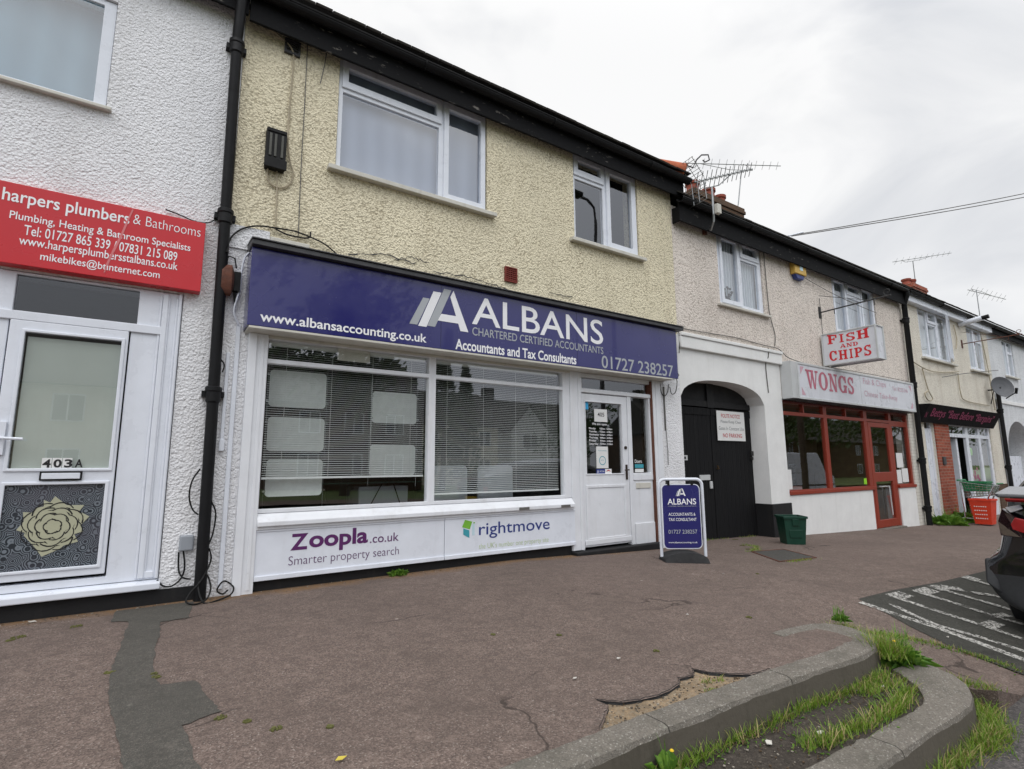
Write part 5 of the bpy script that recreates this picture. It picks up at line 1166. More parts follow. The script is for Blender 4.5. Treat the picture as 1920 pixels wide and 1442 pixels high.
def rr(x0, x1, z0, z1, y, t, r=.035):
    pts = []
    for cx, cz, a in ((x1 - r, z1 - r, 0), (x0 + r, z1 - r, 90), (x0 + r, z0 + r, 180), (x1 - r, z0 + r, 270)):
        for k in range(5): pts.append((cx + r * math.cos(math.radians(a + 22.5 * k)), y, cz + r * math.sin(math.radians(a + 22.5 * k))))
    return MB().prism(pts, (0, t, 0))
for x0, x1, z0, z1, lb in ((.87, 1.40, 1.635, 1.99, 'frosted display panel behind the left blind, top of the left column'), (.875, 1.40, 1.21, 1.535, 'frosted display panel behind the left blind, middle of the left column'), (.885, 1.40, .785, 1.13, 'frosted display panel below the blind edge, bottom of the left column'), (1.885, 2.385, 1.515, 1.85, 'frosted display panel behind the left blind, upper of the two over the desk'), (1.875, 2.38, .965, 1.285, 'frosted display panel behind the left blind, lower of the two over the desk')):
    k = .955
    t = thing('display_panel', lb, 'panel', ((x0 + x1) / 2 * 1.0, .21, z0), group='frosted display panels hung in the shop window')
    rr(x0, x1, z0, z1, .20, .012).build('sheet', M['acrylic'], t)
    m = MB()
    for x in (x0 - .012, x1 + .012):
        m.tube([(x, .206, z0 - .12), (x, .206, z1 + .1)], .002, 4)
        for z in (z0 + .05, z1 - .05): m.box(x - .012, x + .016, .195, .217, z - .008, z + .008)
    m.build('wire', M['chrome'], t)
dk = thing('desk', 'glass-topped desk with a white pedestal behind the left shop window', 'desk', (2.2, 1.0, .05))
MB().box(1.5, 2.95, .7, 1.4, .868, .885).build('glass_top', plain('green_glass_edge', L(60, 84, 78), .1), dk)
MB().box(1.98, 2.58, .85, 1.3, .051, .83).build('pedestal', M['upvc'], dk, bevel=.006)
m = MB()
for x0, x1 in ((2.05, 2.25), (2.52, 2.38)): m.tube([(x0, .83, .5), (x1, .83, .868)], .006, 5)
for x in (1.6, 2.85): m.tube([(x, .8, .051), (x, .8, .867)], .018, 8)
m.build('strut', M['cable_black'], dk)
for i, (x0, x1, lb) in enumerate(((2.68, 3.12, 'white-backed office chair beside the window mullion'), (3.27, 3.77, 'white-backed office chair in the middle of the right window'))):
    t = thing('office_chair', lb, 'chair', ((x0 + x1) / 2, .5, .05), group='white office chairs in the shop')
    rr(x0, x1, .55, 1.065, .36, .03, .06).build('backrest', M['upvc'], t)
    MB().box(x0 + .02, x1 - .02, .40, .85, .46, .51).build('seat', M['upvc'], t, bevel=.02)
    m = MB()
    for x in (x0 + .05, x1 - .05): m.tube([(x, .42, .051), (x, .42, .46)], .012, 6); m.tube([(x, .82, .051), (x, .82, .46)], .012, 6)
    m.build('legs', M['chrome'], t)
oc = thing('office_chair', 'black office chair with a chrome arm beside the desk', 'chair', (2.75, 1.2, .05))
MB().box(2.55, 2.95, 1.45, 1.5, .6, 1.05).build('backrest', M['cable_black'], oc, bevel=.03); MB().box(2.55, 2.95, 1.0, 1.45, .46, .52).build('seat', M['cable_black'], oc, bevel=.02)
m = MB(); m.tube([(2.62, 1.0, .051), (2.58, 1.0, .7), (2.66, 1.3, .72)], .012, 6); m.tube([(2.9, 1.0, .051), (2.92, 1.0, .7), (2.9, 1.3, .72)], .012, 6); m.build('arm', M['chrome'], oc)
MB().box(1.45, 1.78, .02, .03, 2.11, 2.235).build('blank_card', M['soffit'], HB)
ct = thing('counter', 'takeaway counter with a pale pink front inside the fish shop', 'counter', (11.3, 1.4, -.35))
MB().box(9.6, 12.3, 1.3, 1.9, -.349, .55).build('front', plain('pale_pink_laminate', L(196, 150, 140), .5), ct, bevel=.01); MB().box(9.6, 12.2, 1.35, 1.95, .551, 1.05).build('range', plain('dark_range', L(50, 56, 48), .3), ct, bevel=.02)
fl2 = thing('flower_vase', 'dark spray of flowers on the sill of the narrow net-curtained window', 'flowers', (8.2, .11, 3.8))
m = MB()
for i in range(26):
    a = random.uniform(-1, 1); h = random.uniform(.08, .34); x = 8.15 + a * .22 * h / .3; m.tube([(8.15, .105, 3.82), (x, .10, 3.82 + h)], .004, 3); m.lathe([(.018, -.01), (.022, .01)], (x, .10, 3.82 + h), 'y', 6)
m.build('stems', plain('dried_flowers', L(70, 66, 62), .9), fl2); MB().lathe([(.03, 0), (.045, .05), (.03, .12)], (8.15, .105, 3.775), 'z', 10).build('vase', M['lead'], fl2)

# ------------------------------------------------------------------ things standing on the pavement
AB = thing('pavement_sign', 'navy swinging pavement sign with white lettering in a white frame by the gates', 'sign', (5.29, -.98, gz(5.29)), math.radians(-33.5))
m = MB(); n_ = 16
prof = [(.26 * math.cos(math.pi * k / n_), .115 * math.sin(math.pi * k / n_) ** .7) for k in range(n_ + 1)]
bs = MB()
for k in range(n_):
    (a, b), (c, d) = prof[k], prof[k + 1]
    bs.face([(a, -.16, .0), (c, -.16, .0), (c * .98, -.13, d), (a * .98, -.13, b)]); bs.face([(a, .16, 0), (c, .16, 0), (c * .98, .13, d), (a * .98, .13, b)]); bs.face([(a * .98, -.13, b), (c * .98, -.13, d), (c * .98, .13, d), (a * .98, .13, b)])
bs.build('base', M['rubber'], AB, local=True, smooth=True, autos=40)
fr2 = MB(); pth = [(-.25, .02, .05), (-.25, .02, .84)]
for k in range(1, 6): a = math.pi - math.pi / 2 * k / 5; pth.append((-.18 + .07 * math.cos(a), .02, .88 + .07 * math.sin(a)))
for k in range(0, 6): a = math.pi / 2 - math.pi / 2 * k / 5; pth.append((.20 + .07 * math.cos(a), .02, .88 + .07 * math.sin(a)))
pth += [(.27, .02, .05)]
fr2.tube(pth, .019, 10); fr2.build('frame', M['upvc'], AB, local=True, smooth=True, autos=60)
def rr2(x0, x1, z0, z1, y, t, r=.05):
    return rr(x0, x1, z0, z1, y, t, r)
pn = rr2(-.228, .212, .155, .885, -.038, .010, .05); pnl = pn.build('panel', M['navy'], AB, local=True)
bd = rr2(-.237, .221, .146, .894, -.036, .006, .056); bd.build('panel_edge', M['upvc'], pnl, local=True)
m = MB()
for x in (-.15, .13): m.box(x - .014, x + .014, -.045, .03, .88, .935)
m.build('hook', M['cable_black'], AB, local=True)
y = -.0395; n = MB(); q = lambda x0, x1, z0, z1: rect(x0, x1, z0, z1, y)
n.text('ALBANS', q(-.17, .17, .655, .725), .012); n.text('ACCOUNTANTS &', q(-.165, .155, .525, .56), .004); n.text('TAX CONSULTANT', q(-.165, .165, .465, .50), .004); n.text('www.albansaccounting.co.uk', q(-.18, .16, .205, .23), .002)
lg = lambda pts: [(-.01 + (a - 2.45) * .17, y, .755 + (b - 2.52) * .2) for a, b in pts]
for pl_ in ([(2.20, 2.515), (2.295, 2.515), (2.465, 2.92), (2.37, 2.92)], [(2.572, 2.89), (2.61, 2.97), (2.80, 2.525), (2.70, 2.525)], [(2.425, 2.605), (2.71, 2.605), (2.675, 2.685), (2.465, 2.685)]): n.face(lg(pl_))
n.build('lettering', M['letter_white'], pnl, local=True)
n = MB(); n.text('CHARTERED CERTIFIED ACCOUNTANTS', q(-.168, .168, .63, .643)); n.text('01727 238257', q(-.175, .165, .32, .365), .004)
for pl_ in ([(2.10, 2.525), (2.19, 2.525), (2.325, 2.83), (2.25, 2.83)], [(2.305, 2.53), (2.395, 2.53), (2.585, 2.97), (2.495, 2.97)]): n.face(lg(pl_))
n.build('grey_lettering', M['letter_grey'], pnl, local=True)

gb = thing('recycling_box', 'dark green plastic recycling box on the pavement by the black plinth', 'box', (8.30, -.62, gz(8.30) + .002), math.radians(-38))
def tub(m, w0, d0, w1, d1, z0, z1, t=.012):
    A = [(-w0, -d0, z0), (w0, -d0, z0), (w0, d0, z0), (-w0, d0, z0)]; B = [(-w1, -d1, z1), (w1, -d1, z1), (w1, d1, z1), (-w1, d1, z1)]
    k = t; C_ = [(math.copysign(abs(p[0]) - k, p[0]), math.copysign(abs(p[1]) - k, p[1]), z1) for p in B]; D_ = [(math.copysign(abs(p[0]) - k, p[0]), math.copysign(abs(p[1]) - k, p[1]), z0 + k) for p in A]
    m.face(A)
    for i in range(4):
        j = (i + 1) % 4; m.face([A[i], A[j], B[j], B[i]]); m.face([B[i], B[j], C_[j], C_[i]]); m.face([C_[i], C_[j], D_[j], D_[i]])
    m.face(D_); return m
tub(MB(), .135, .125, .165, .155, 0, .40).build('body', M['green_plastic'], gb, local=True, bevel=.012)
m = MB(); m.box(-.18, .18, -.175, -.162, .385, .42); m.box(-.18, .18, .162, .175, .385, .42); m.box(-.18, -.168, -.1615, .1615, .385, .42); m.box(.168, .18, -.1615, .1615, .385, .42)
m.prism([(-.05, -.160, .28), (.05, -.160, .28), (.05, -.172, .384), (-.05, -.172, .384)], (0, .012, 0)); m.prism([(-.09, -.142, .10), (.09, -.142, .10), (.10, -.152, .22), (-.10, -.152, .22)], (0, .012, 0)); m.build('rim', M['green_plastic'], gb, local=True, bevel=.006)
iron = thing('inspection_cover', 'dark worn inspection cover in the pavement in front of the gates', 'cover', (6.9, -1.2, gz(6.9)))
cv = [(6.80, -.88), (7.48, -.94), (7.08, -1.60), (6.30, -1.56)]
def off(p, k): c = Vector((6.92, -1.24)); v = Vector(p) - c; return c + v * k
MB().prism([(*off(p, .93), ground(*p) + .001) for p in cv], (0, 0, .006)).build('lid', plain('worn_iron', L(72, 70, 66), .7, .2, .3, 18, .5, 40), iron)
m = MB()
for i in range(4):
    a, b = cv[i], cv[(i + 1) % 4]; m.prism([(*off(a, .945), ground(*a) + .001), (*off(b, .945), ground(*b) + .001), (*off(b, 1.0), ground(*b) + .001), (*off(a, 1.0), ground(*a) + .001)], (0, 0, .009))
m.build('rim', M['rust'], iron)

tr = thing('shopping_trolley', 'shopping trolley parked outside the bargains shop', 'trolley', (16.55, -.7, gz(16.6)))
m = MB(); Z = gz(16.6); bw = .24
def P3(x, y, z): return (16.55 + x, -.7 + y, Z + z)
top = [P3(-bw, .32, .98), P3(bw, .32, .98), P3(bw * .8, -.30, .90), P3(-bw * .8, -.30, .90), P3(-bw, .32, .98)]
bot = [P3(-bw * .85, .25, .62), P3(bw * .85, .25, .62), P3(bw * .7, -.25, .68), P3(-bw * .7, -.25, .68), P3(-bw * .85, .25, .62)]
m.tube(top, .010, 5); m.tube(bot, .008, 5)
for k in range(1, 5):
    f = k / 5; m.tube([tuple(Vector(a) * f + Vector(b) * (1 - f)) for a, b in zip(top, bot)], .004, 4)
for i in range(4):
    for k in range(9):
        f = k / 9; m.tube([tuple(Vector(top[i]).lerp(Vector(top[i + 1]), f)), tuple(Vector(bot[i]).lerp(Vector(bot[i + 1]), f))], .004, 4)
for k in range(1, 8): f = k / 8; m.tube([tuple(Vector(bot[0]).lerp(Vector(bot[1]), f)), tuple(Vector(bot[3]).lerp(Vector(bot[2]), f))], .004, 4)
m.build('basket', M['chrome'], tr)
m = MB()
for s_ in (-1, 1):
    m.tube([P3(s_ * .20, -.30, .90), P3(s_ * .19, -.16, .62), P3(s_ * .21, .02, .12)], .016, 6); m.tube([P3(s_ * .21, .36, .13), P3(s_ * .21, -.02, .12)], .013, 6); m.tube([P3(s_ * .23, .34, 1.0), P3(s_ * .21, .30, .14)], .014, 6)
m.build('frame', M['chrome'], tr)
m = MB(); m.tube([P3(-.26, .36, 1.02), P3(.26, .36, 1.02)], .018, 8); m.tube([P3(-.20, -.36, .95), P3(.20, -.36, .95)], .016, 8); m.build('handle', M['green_crate'], tr)
for s_ in (-1, 1):
    for y in (.36, .02): MB().lathe([(.05, -.014), (.06, -.008), (.06, .008), (.05, .014)], P3(s_ * .21, y, .062), 'x', 12).build('wheel', M['tyre'], tr)
gc = thing('crate', 'green plastic crate lying in the top of the shopping trolley', 'crate', (16.55, -.63, Z + .76)); m = tub(MB(), .17, .2, .19, .24, 0.0, .22); m.build('body', M['green_crate'], gc, local=True, bevel=.008)
m = MB(); m.box(-.205, .205, -.255, -.24, .2, .235); m.box(-.205, .205, .24, .255, .2, .235); m.box(-.205, -.19, -.2395, .2395, .2, .235); m.box(.19, .205, -.2395, .2395, .2, .235); m.build('rim', M['green_crate'], gc, local=True, bevel=.004)
ob = thing('shopping_basket', 'orange-red slotted shopping basket standing against the trolley', 'basket', (16.2, -.80, gz(16.2) + .03)); ob.rotation_euler = (0, 0, 0)
m = tub(MB(), .15, .15, .20, .20, 0, .56); m.build('body', M['orange_plastic'], ob, local=True, bevel=.01)
m = MB()
for i in range(6):
    for j in range(4):
        z = .12 + j * .09; yy = -.10 + i * .04; xx = -.15 - .05 * z / .56 - .003
        m.box(xx - .003, xx, yy, yy + .022, z, z + .022)
m.build('slots', M['paper'], ob, local=True)
m = MB(); m.box(-.215, .215, -.215, -.198, .53, .57); m.box(-.215, .215, .198, .215, .53, .57); m.box(-.215, -.198, -.1975, .1975, .53, .57); m.box(.198, .215, -.1975, .1975, .53, .57); m.build('rim', M['orange_plastic'], ob, local=True, bevel=.004)
# ------------------------------------------------------------------ the parked car (local: x forward from the rear, y left, z up)
CX, CY = 5.60, -4.56
car = thing('parked_car', 'black hatchback parked at the kerb, its rear corner over the white bay lettering', 'car', (CX, CY, roadz(5.8) + .01))
# station: x, then (half width, height) from the sill up to the roof centre
ST = [
 (-.01, [(0, .22), (.50, .21), (.70, .28), (.78, .40), (.80, .50), (.79, .60), (.74, .62), (.70, .68), (.66, .80), (.63, .92), (.64, 1.02), (.66, 1.085), (.60, 1.115), (0, 1.12)]),
 (.05, [(0, .19), (.58, .18), (.80, .255), (.885, .38), (.90, .48), (.885, .60), (.80, .625), (.775, .70), (.745, .82), (.715, .94), (.70, 1.03), (.70, 1.09), (.66, 1.125), (0, 1.135)]),
 (.22, [(0, .18), (.60, .18), (.83, .25), (.905, .38), (.915, .48), (.90, .615), (.83, .64), (.81, .72), (.79, .84), (.76, .96), (.73, 1.06), (.70, 1.12), (.66, 1.155), (0, 1.175)]),
 (.50, [(0, .18), (.60, .18), (.84, .25), (.91, .38), (.92, .48), (.91, .66), (.86, .70), (.84, .78), (.82, .88), (.79, 1.0), (.74, 1.12), (.69, 1.22), (.62, 1.28), (0, 1.31)]),
 (1.00, [(0, .18), (.60, .18), (.84, .22), (.90, .36), (.91, .48), (.90, .66), (.88, .74), (.87, .82), (.85, .92), (.81, 1.04), (.74, 1.22), (.68, 1.36), (.58, 1.43), (0, 1.47)]),
 (1.80, [(0, .18), (.60, .18), (.82, .20), (.86, .34), (.87, .48), (.87, .64), (.87, .76), (.87, .86), (.85, .94), (.80, 1.03), (.73, 1.28), (.67, 1.44), (.56, 1.50), (0, 1.54)]),
 (2.50, [(0, .18), (.60, .18), (.82, .20), (.86, .34), (.87, .48), (.87, .64), (.87, .74), (.87, .84), (.85, .92), (.80, 1.0), (.72, 1.27), (.66, 1.43), (.55, 1.49), (0, 1.53)]),
 (3.10, [(0, .18), (.60, .18), (.84, .22), (.89, .36), (.90, .48), (.89, .64), (.88, .74), (.86, .82), (.84, .90), (.80, .97), (.74, 1.10), (.68, 1.19), (.58, 1.23), (0, 1.27)]),
 (3.45, [(0, .18), (.60, .18), (.84, .24), (.90, .38), (.91, .48), (.90, .64), (.88, .74), (.86, .81), (.82, .88), (.78, .93), (.72, .97), (.66, 1.0), (.56, 1.02), (0, 1.04)]),
 (4.00, [(0, .18), (.58, .18), (.80, .24), (.86, .38), (.87, .48), (.86, .62), (.83, .70), (.80, .76), (.76, .80), (.70, .84), (.62, .87), (.54, .89), (.44, .91), (0, .93)]),
 (4.32, [(0, .22), (.45, .22), (.60, .28), (.66, .40), (.68, .48), (.67, .58), (.64, .64), (.61, .68), (.56, .71), (.50, .735), (.42, .75), (.36, .76), (.28, .77), (0, .78)])]
def carpoint(i, k, s): x, pr = ST[i]; hw, z = pr[k]; return (x + (.0 if i else (.09 * (hw / .8) ** 2)), s * hw, z)
body, glassm, clad = MB(), MB(), MB()
NP = len(ST[0][1])
V_ = {}
bm = bmesh.new()
for i in range(len(ST)):
    for k in range(NP):
        for s in (-1, 1):
            if ST[i][1][k][0] == 0: V_[(i, k, s)] = V_.get((i, k, -s)) or bm.verts.new(carpoint(i, k, 1))
            else: V_[(i, k, s)] = bm.verts.new(carpoint(i, k, s))
def kind(i, k):
    if k <= 1: return 1
    if k == 2 or (k == 3 and i in (0, 1)): return 1
    if i in (4, 5) and k in (9, 10): return 2
    if i in (6,) and k in (9, 10): return 2
    if i in (2, 3) and k >= 11: return 2
    if i in (6, 7) and k >= 11: return 2 if i == 7 or k >= 12 else 0
    return 0
for i in range(len(ST) - 1):
    for k in range(NP - 1):
        for s in (-1, 1):
            f = bm.faces.new([V_[(i, k, s)], V_[(i + 1, k, s)], V_[(i + 1, k + 1, s)], V_[(i, k + 1, s)]]); f.material_index = kind(i, k); f.smooth = True
for i in (0, len(ST) - 1):
    for k in range(NP - 1):
        a, b, c, d = V_[(i, k, -1)], V_[(i, k, 1)], V_[(i, k + 1, 1)], V_[(i, k + 1, -1)]
        vs = []
        for v in (a, b, c, d):
            if v not in vs: vs.append(v)
        f = bm.faces.new(vs); f.material_index = 1 if k < 3 else 0; f.smooth = True
bmesh.ops.recalc_face_normals(bm, faces=bm.faces)
me = bpy.data.meshes.new('body'); bm.to_mesh(me); bm.free()
for mm in ('car_black', 'car_plastic', 'car_glass'): me.materials.append(M[mm])
bo = bpy.data.objects.new('body', me); link(bo); bo.parent = car; WM[bo] = WM[car]
sd = bo.modifiers.new('sub', 'SUBSURF'); sd.levels = 2; sd.render_levels = 2
def lp(pts): return pts
# tail lamps: smoked housing with a red boomerang lens, chrome window line down to the flare, spoiler lip
for s in (1, -1):
    m = MB(); m.prism([(-.02, s * .60, .80), (-.02, s * .63, .96), (.10, s * .725, 1.01), (.16, s * .775, .90), (.06, s * .745, .80)], (-.03, s * .012, 0)); m.cur = 1
    m.prism([(-.055, s * .56, .83), (-.058, s * .52, .93), (-.052, s * .63, .955), (-.03, s * .665, .90), (-.035, s * .655, .86)], (-.014, s * .004, .0))
    m.build('tail_lamp', [M['lamp_dark'], M['lamp_red']], car, local=True, bevel=.012)
    m = MB(); m.prism([(-.012, s * .655, .985), (-.02, s * .58, 1.02), (.0, s * .60, 1.05), (.05, s * .70, 1.02)], (-.02, s * .01, .0)); m.build('reversing_lamp', M['lamp_clear'], car, local=True, bevel=.008)
    m = MB(); m.tube([(.20, s * .738, .99), (.19, s * .752, .90), (.18, s * .768, .80), (.17, s * .785, .68)], .009, 6); m.build('chrome_line', M['chrome'], car, local=True)
    m = MB(); m.prism([(.10, s * .815, .60), (.10, s * .90, .605), (.02, s * .885, .42), (.05, s * .80, .34)], (.05, 0, 0)); m.build('bumper_flare', M['car_plastic'], car, local=True, bevel=.035, segs=4, smooth=True)
    m = MB(); m.prism([(2.5, s * .86, .98), (2.62, s * .86, .98), (2.62, s * 1.02, 1.0), (2.52, s * 1.02, 1.0)], (0, 0, .13)); m.build('door_mirror', M['car_black'], car, local=True, bevel=.03)
    m = MB(); m.prism([(4.05, s * .70, .72), (4.25, s * .58, .70), (4.20, s * .56, .62), (4.02, s * .76, .62)], (.01, s * .02, .01)); m.build('headlight', M['lamp_clear'], car, local=True, bevel=.01)
m = MB(); m.prism([(-.13, -.70, 1.10), (-.13, .70, 1.10), (-.115, .72, 1.115), (.20, .71, 1.16), (.20, -.71, 1.16), (-.115, -.72, 1.115)], (0, 0, .022)); m.build('spoiler', M['car_black'], car, local=True, bevel=.01)
m = MB(); m.prism([(-.125, -.66, 1.1005), (-.125, .66, 1.1005), (-.10, .66, 1.085), (-.10, -.66, 1.085)], (0, 0, -.012)); m.build('spoiler_trim', M['lamp_red'], car, local=True)
m = MB(); m.box(-.055, -.035, -.26, .26, .62, .73); m.build('number_plate', plain('yellow_plate', L(214, 180, 60), .4, 0, .04), car, local=True, bevel=.004)
for x in (.80, 3.42):
    for s in (-1, 1):
        wb = MB().lathe([(.20, -.10), (.30, -.10), (.335, -.08), (.335, .08), (.30, .10), (.20, .10)], (x, s * .80, .325), 'y', 28).build('wheel', M['tyre'], car, local=True, smooth=True, autos=40)
        r = MB(); r.lathe([(.19, -.012), (.225, .0), (.215, .01)], (x, s * .90, .325), 'y', 24)
        for k in range(5): a = 2 * math.pi * k / 5; r.tube([(x, s * .905, .325), (x + .2 * math.cos(a), s * .905, .325 + .2 * math.sin(a))], .022, 5)
        r.build('rim', M['alloy'], wb, local=True)
# small white van farther down the road (mirrored in the fish shop window)
van = thing('parked_van', 'white panel van parked farther along the road, mirrored in the fish shop window', 'van', (29, -10.6, roadz(29)))
m = MB(); m.prism([(-2.4, -.95, .3), (-2.4, -.95, 2.2), (-2.2, -.92, 2.35), (.9, -.92, 2.35), (1.6, -.94, 1.35), (2.5, -.94, 1.1), (2.6, -.94, .35)], (0, 1.9, 0)); m.build('body', M['upvc'], van, local=True, bevel=.06)
m = MB(); m.prism([(1.0, -.955, 2.1), (1.5, -.955, 1.4), (.45, -.955, 1.4), (.45, -.955, 2.1)], (0, 1.91, 0)); m.prism([(1.03, -.8, 2.24), (1.03, .8, 2.24), (1.66, .8, 1.36), (1.66, -.8, 1.36)], (.03, 0, .02)); m.box(-2.412, -2.398, -.7, .7, 1.4, 2.1); m.build('window', M['car_glass'], van, local=True)
m = MB(); m.box(-2.35, 2.45, .951, .965, .62, .70); m.box(-.3, -.28, .951, .958, .45, 2.2); m.box(.4, .42, .951, .958, .45, 2.2); m.box(-1.9, -.2, .951, .962, 1.30, 1.33); m.build('trim', M['car_plastic'], van, local=True)
for y in (-.7, .7): MB().box(2.52, 2.63, y - .2, y + .2, .72, .95).build('headlight', M['lamp_clear'], van, local=True, bevel=.03)
for x in (-1.5, 1.7):
    for y in (-.85, .85): MB().lathe([(.22, -.1), (.34, -.08), (.34, .08), (.22, .1)], (x, y, .34), 'y', 20).build('wheel', M['tyre'], van, local=True)

# ------------------------------------------------------------------ the other side of the street, seen in the window reflections
def opp_house(x, y, w, label, wallm, gables, grp='houses across the street'):
    z = roadz(x); h = thing('house', label, 'house', (x, y, z), 0, grp)
    m = MB(); m.box(x - w / 2, x + w / 2, y - 8, y, z - 1, z + 5.2)
    for gx, gw, gh, gd in gables:
        m.prism([(gx - gw / 2, y, z - 1), (gx + gw / 2, y, z - 1), (gx + gw / 2, y, z + 5.0), (gx, y, z + 5.0 + gh), (gx - gw / 2, y, z + 5.0)], (0, gd, 0))
    m.build('wall', M[wallm], h)
    m = MB(); m.prism([(x - w / 2 - .3, y + .5, z + 5.1), (x - w / 2 - .3, y - 4, z + 8.6), (x - w / 2 - .3, y - 8.5, z + 5.1)], (w + .6, 0, 0))
    for gx, gw, gh, gd in gables:
        for s in (-1, 1): m.prism([(gx, y + gd + .25, z + 5.2 + gh), (gx + s * (gw / 2 + .3), y + gd + .25, z + 4.9), (gx + s * (gw / 2 + .3), y + gd + .25, z + 5.05), (gx, y + gd + .25, z + 5.4 + gh)], (0, -5, 0))
    m.box(x - w / 2 + .5, x - w / 2 + 1.6, y - 4.5, y - 3.7, z + 7.5, z + 9.8); m.build('roof', M['tile_dark'], h)
    m = MB(); g = MB()
    ws = [(gx - .9, gx + .9, gd) for gx, gw, gh, gd in gables] + [(x + k * 2.6 - .6, x + k * 2.6 + .6, 0) for k in (-1, 0, 1)]
    for a, b, d in ws:
        for zb in (.9, 3.4):
            m.plate(a, b, z + zb, z + zb + 1.3, [(a + .06, (a + b) / 2 - .03, z + zb + .06, z + zb + 1.24), ((a + b) / 2 + .03, b - .06, z + zb + .06, z + zb + 1.24)], y + d + .005, y + d + .06); g.face([(a + .05, y + d + .02, z + zb + .05), (b - .05, y + d + .02, z + zb + .05), (b - .05, y + d + .02, z + zb + 1.25), (a + .05, y + d + .02, z + zb + 1.25)])
    f = m.build('window', M['upvc'], h); g.build('pane', M['car_glass'], f)
opp_house(10, -27, 9, 'brown brick house across the street behind the tall conifers', 'brick_old', [])
opp_house(33, -38, 11, 'white twin-gabled house across the street', 'far_white', [(30, 4.4, 2.4, 1.5), (35.8, 4.0, 2.2, 1.2)])
opp_house(48, -30, 13, 'long brown terrace house across the street behind the broad trees', 'brick_old', [(52, 3.6, 2.0, .8)])
opp_house(22, -36, 8, 'cream house across the street between the conifers and the twin gables', 'cream_dash', [])
opp_house(64, -30, 13, 'farthest brown brick house across the street', 'brick_old', [])
opp_house(84, -30, 24, 'long low brown terrace at the far end of the street', 'brick_old', [])
opp_house(-6, -26, 12, 'cream house straight across the street from the plumbers', 'cream_dash', [(-8, 4, 2.2, 1.0)])
def tree(x, y, h, rad, label, cone=False, n=2600):
    z = roadz(x) - .1; t = thing('conifer_tree' if cone else 'broadleaf_tree', label, 'tree', (x, y, z), 0, 'trees across the street')
    m = MB(); m.tube([(x, y, z), (x + .1, y, z + h * .35), (x, y, z + h * .9)], h * .022, 8, taper=.03)
    for k in range(7): a = k * 2.4; zz = z + h * (.3 + .08 * k); m.tube([(x, y, zz), (x + rad * .6 * math.cos(a), y + rad * .6 * math.sin(a), zz + h * .12)], h * .008, 5, taper=.02)
    m.build('trunk', M['bark'], t)
    m = MB(); cl = [(random.gauss(0, .45), random.gauss(0, .45), random.random()) for _ in range(26)]
    for _ in range(n):
        if cone:
            f = random.random() ** .8; rr_ = rad * (1 - f) * (.55 + .45 * random.random()) + .08; a = random.random() * 6.283; p = Vector((x + rr_ * math.cos(a), y + rr_ * math.sin(a), z + h * (.12 + .88 * f)))
        else:
            c = random.choice(cl); p = Vector((x + c[0] * rad + random.gauss(0, .2) * rad, y + c[1] * rad + random.gauss(0, .2) * rad, z + h * (.38 + .52 * c[2]) + random.gauss(0, .05) * h))
        a = Vector((random.gauss(0, 1), random.gauss(0, 1), random.gauss(0, 1))).normalized(); b = a.orthogonal().normalized(); s = random.uniform(.10, .26) * (h / 9)
        c2 = a.cross(b); m.face([p - b * s, p - c2 * s * .5, p + b * s, p + c2 * s * .5])
    m.build('crown', M['leaf_dark'], t, recalc=False)
tree(7.5, -20, 12, 3.2, 'tall dark broadleaf tree across the street from the accountants'); tree(14.5, -24, 10, 1.5, 'slim conifer across the street, the taller of the pair', True, 1500); tree(16.6, -25, 8.5, 1.3, 'slim conifer across the street, the shorter of the pair', True, 1300)
tree(27, -26, 7, 3, 'low spreading tree in front of the twin-gabled house'); tree(44, -24, 11, 4.5, 'broad tree mirrored in the fish shop window, nearest the van'); tree(56, -26, 12, 5, 'largest broad tree mirrored in the fish shop window'); tree(70, -22, 11, 5, 'broad tree far along the street, beyond the van'); tree(84, -20, 12, 5.5, 'farthest broad tree along the street')
lp_ = thing('street_lamp', 'grey street lamp on the roadside, mirrored in the small yellow-house window', 'street lamp', (10.9, -6.2, roadz(10)))
m = MB(); zl = roadz(10); m.tube([(10.9, -6.2, zl), (10.9, -6.2, zl + 1.2)], .09, 10); m.tube([(10.9, -6.2, zl + 1.2), (10.9, -6.2, 8.6)], .07, 10, taper=.05); m.tube([(10.9, -6.2, 8.6), (10.8, -6.15, 8.95), (10.4, -6.0, 9.05), (10.0, -5.9, 9.0)], .035, 8); m.build('pole', M['lead'], lp_)
MB().prism([(10.05, -6.02, 8.95), (9.35, -5.92, 8.90), (9.30, -5.75, 8.90), (9.35, -5.62, 8.90), (10.05, -5.76, 8.95)], (0, 0, .14)).build('lamp_head', M['black_plastic'], lp_, bevel=.04)
up = thing('utility_pole', 'wooden pole that carries the overhead wires', 'pole', (22.3, -6.4, roadz(22)))
m = MB(); m.tube([(22.3, -6.4, roadz(22) - .2), (22.3, -6.4, 9.5)], .13, 10, taper=.10); m.build('post', M['bark'], up)

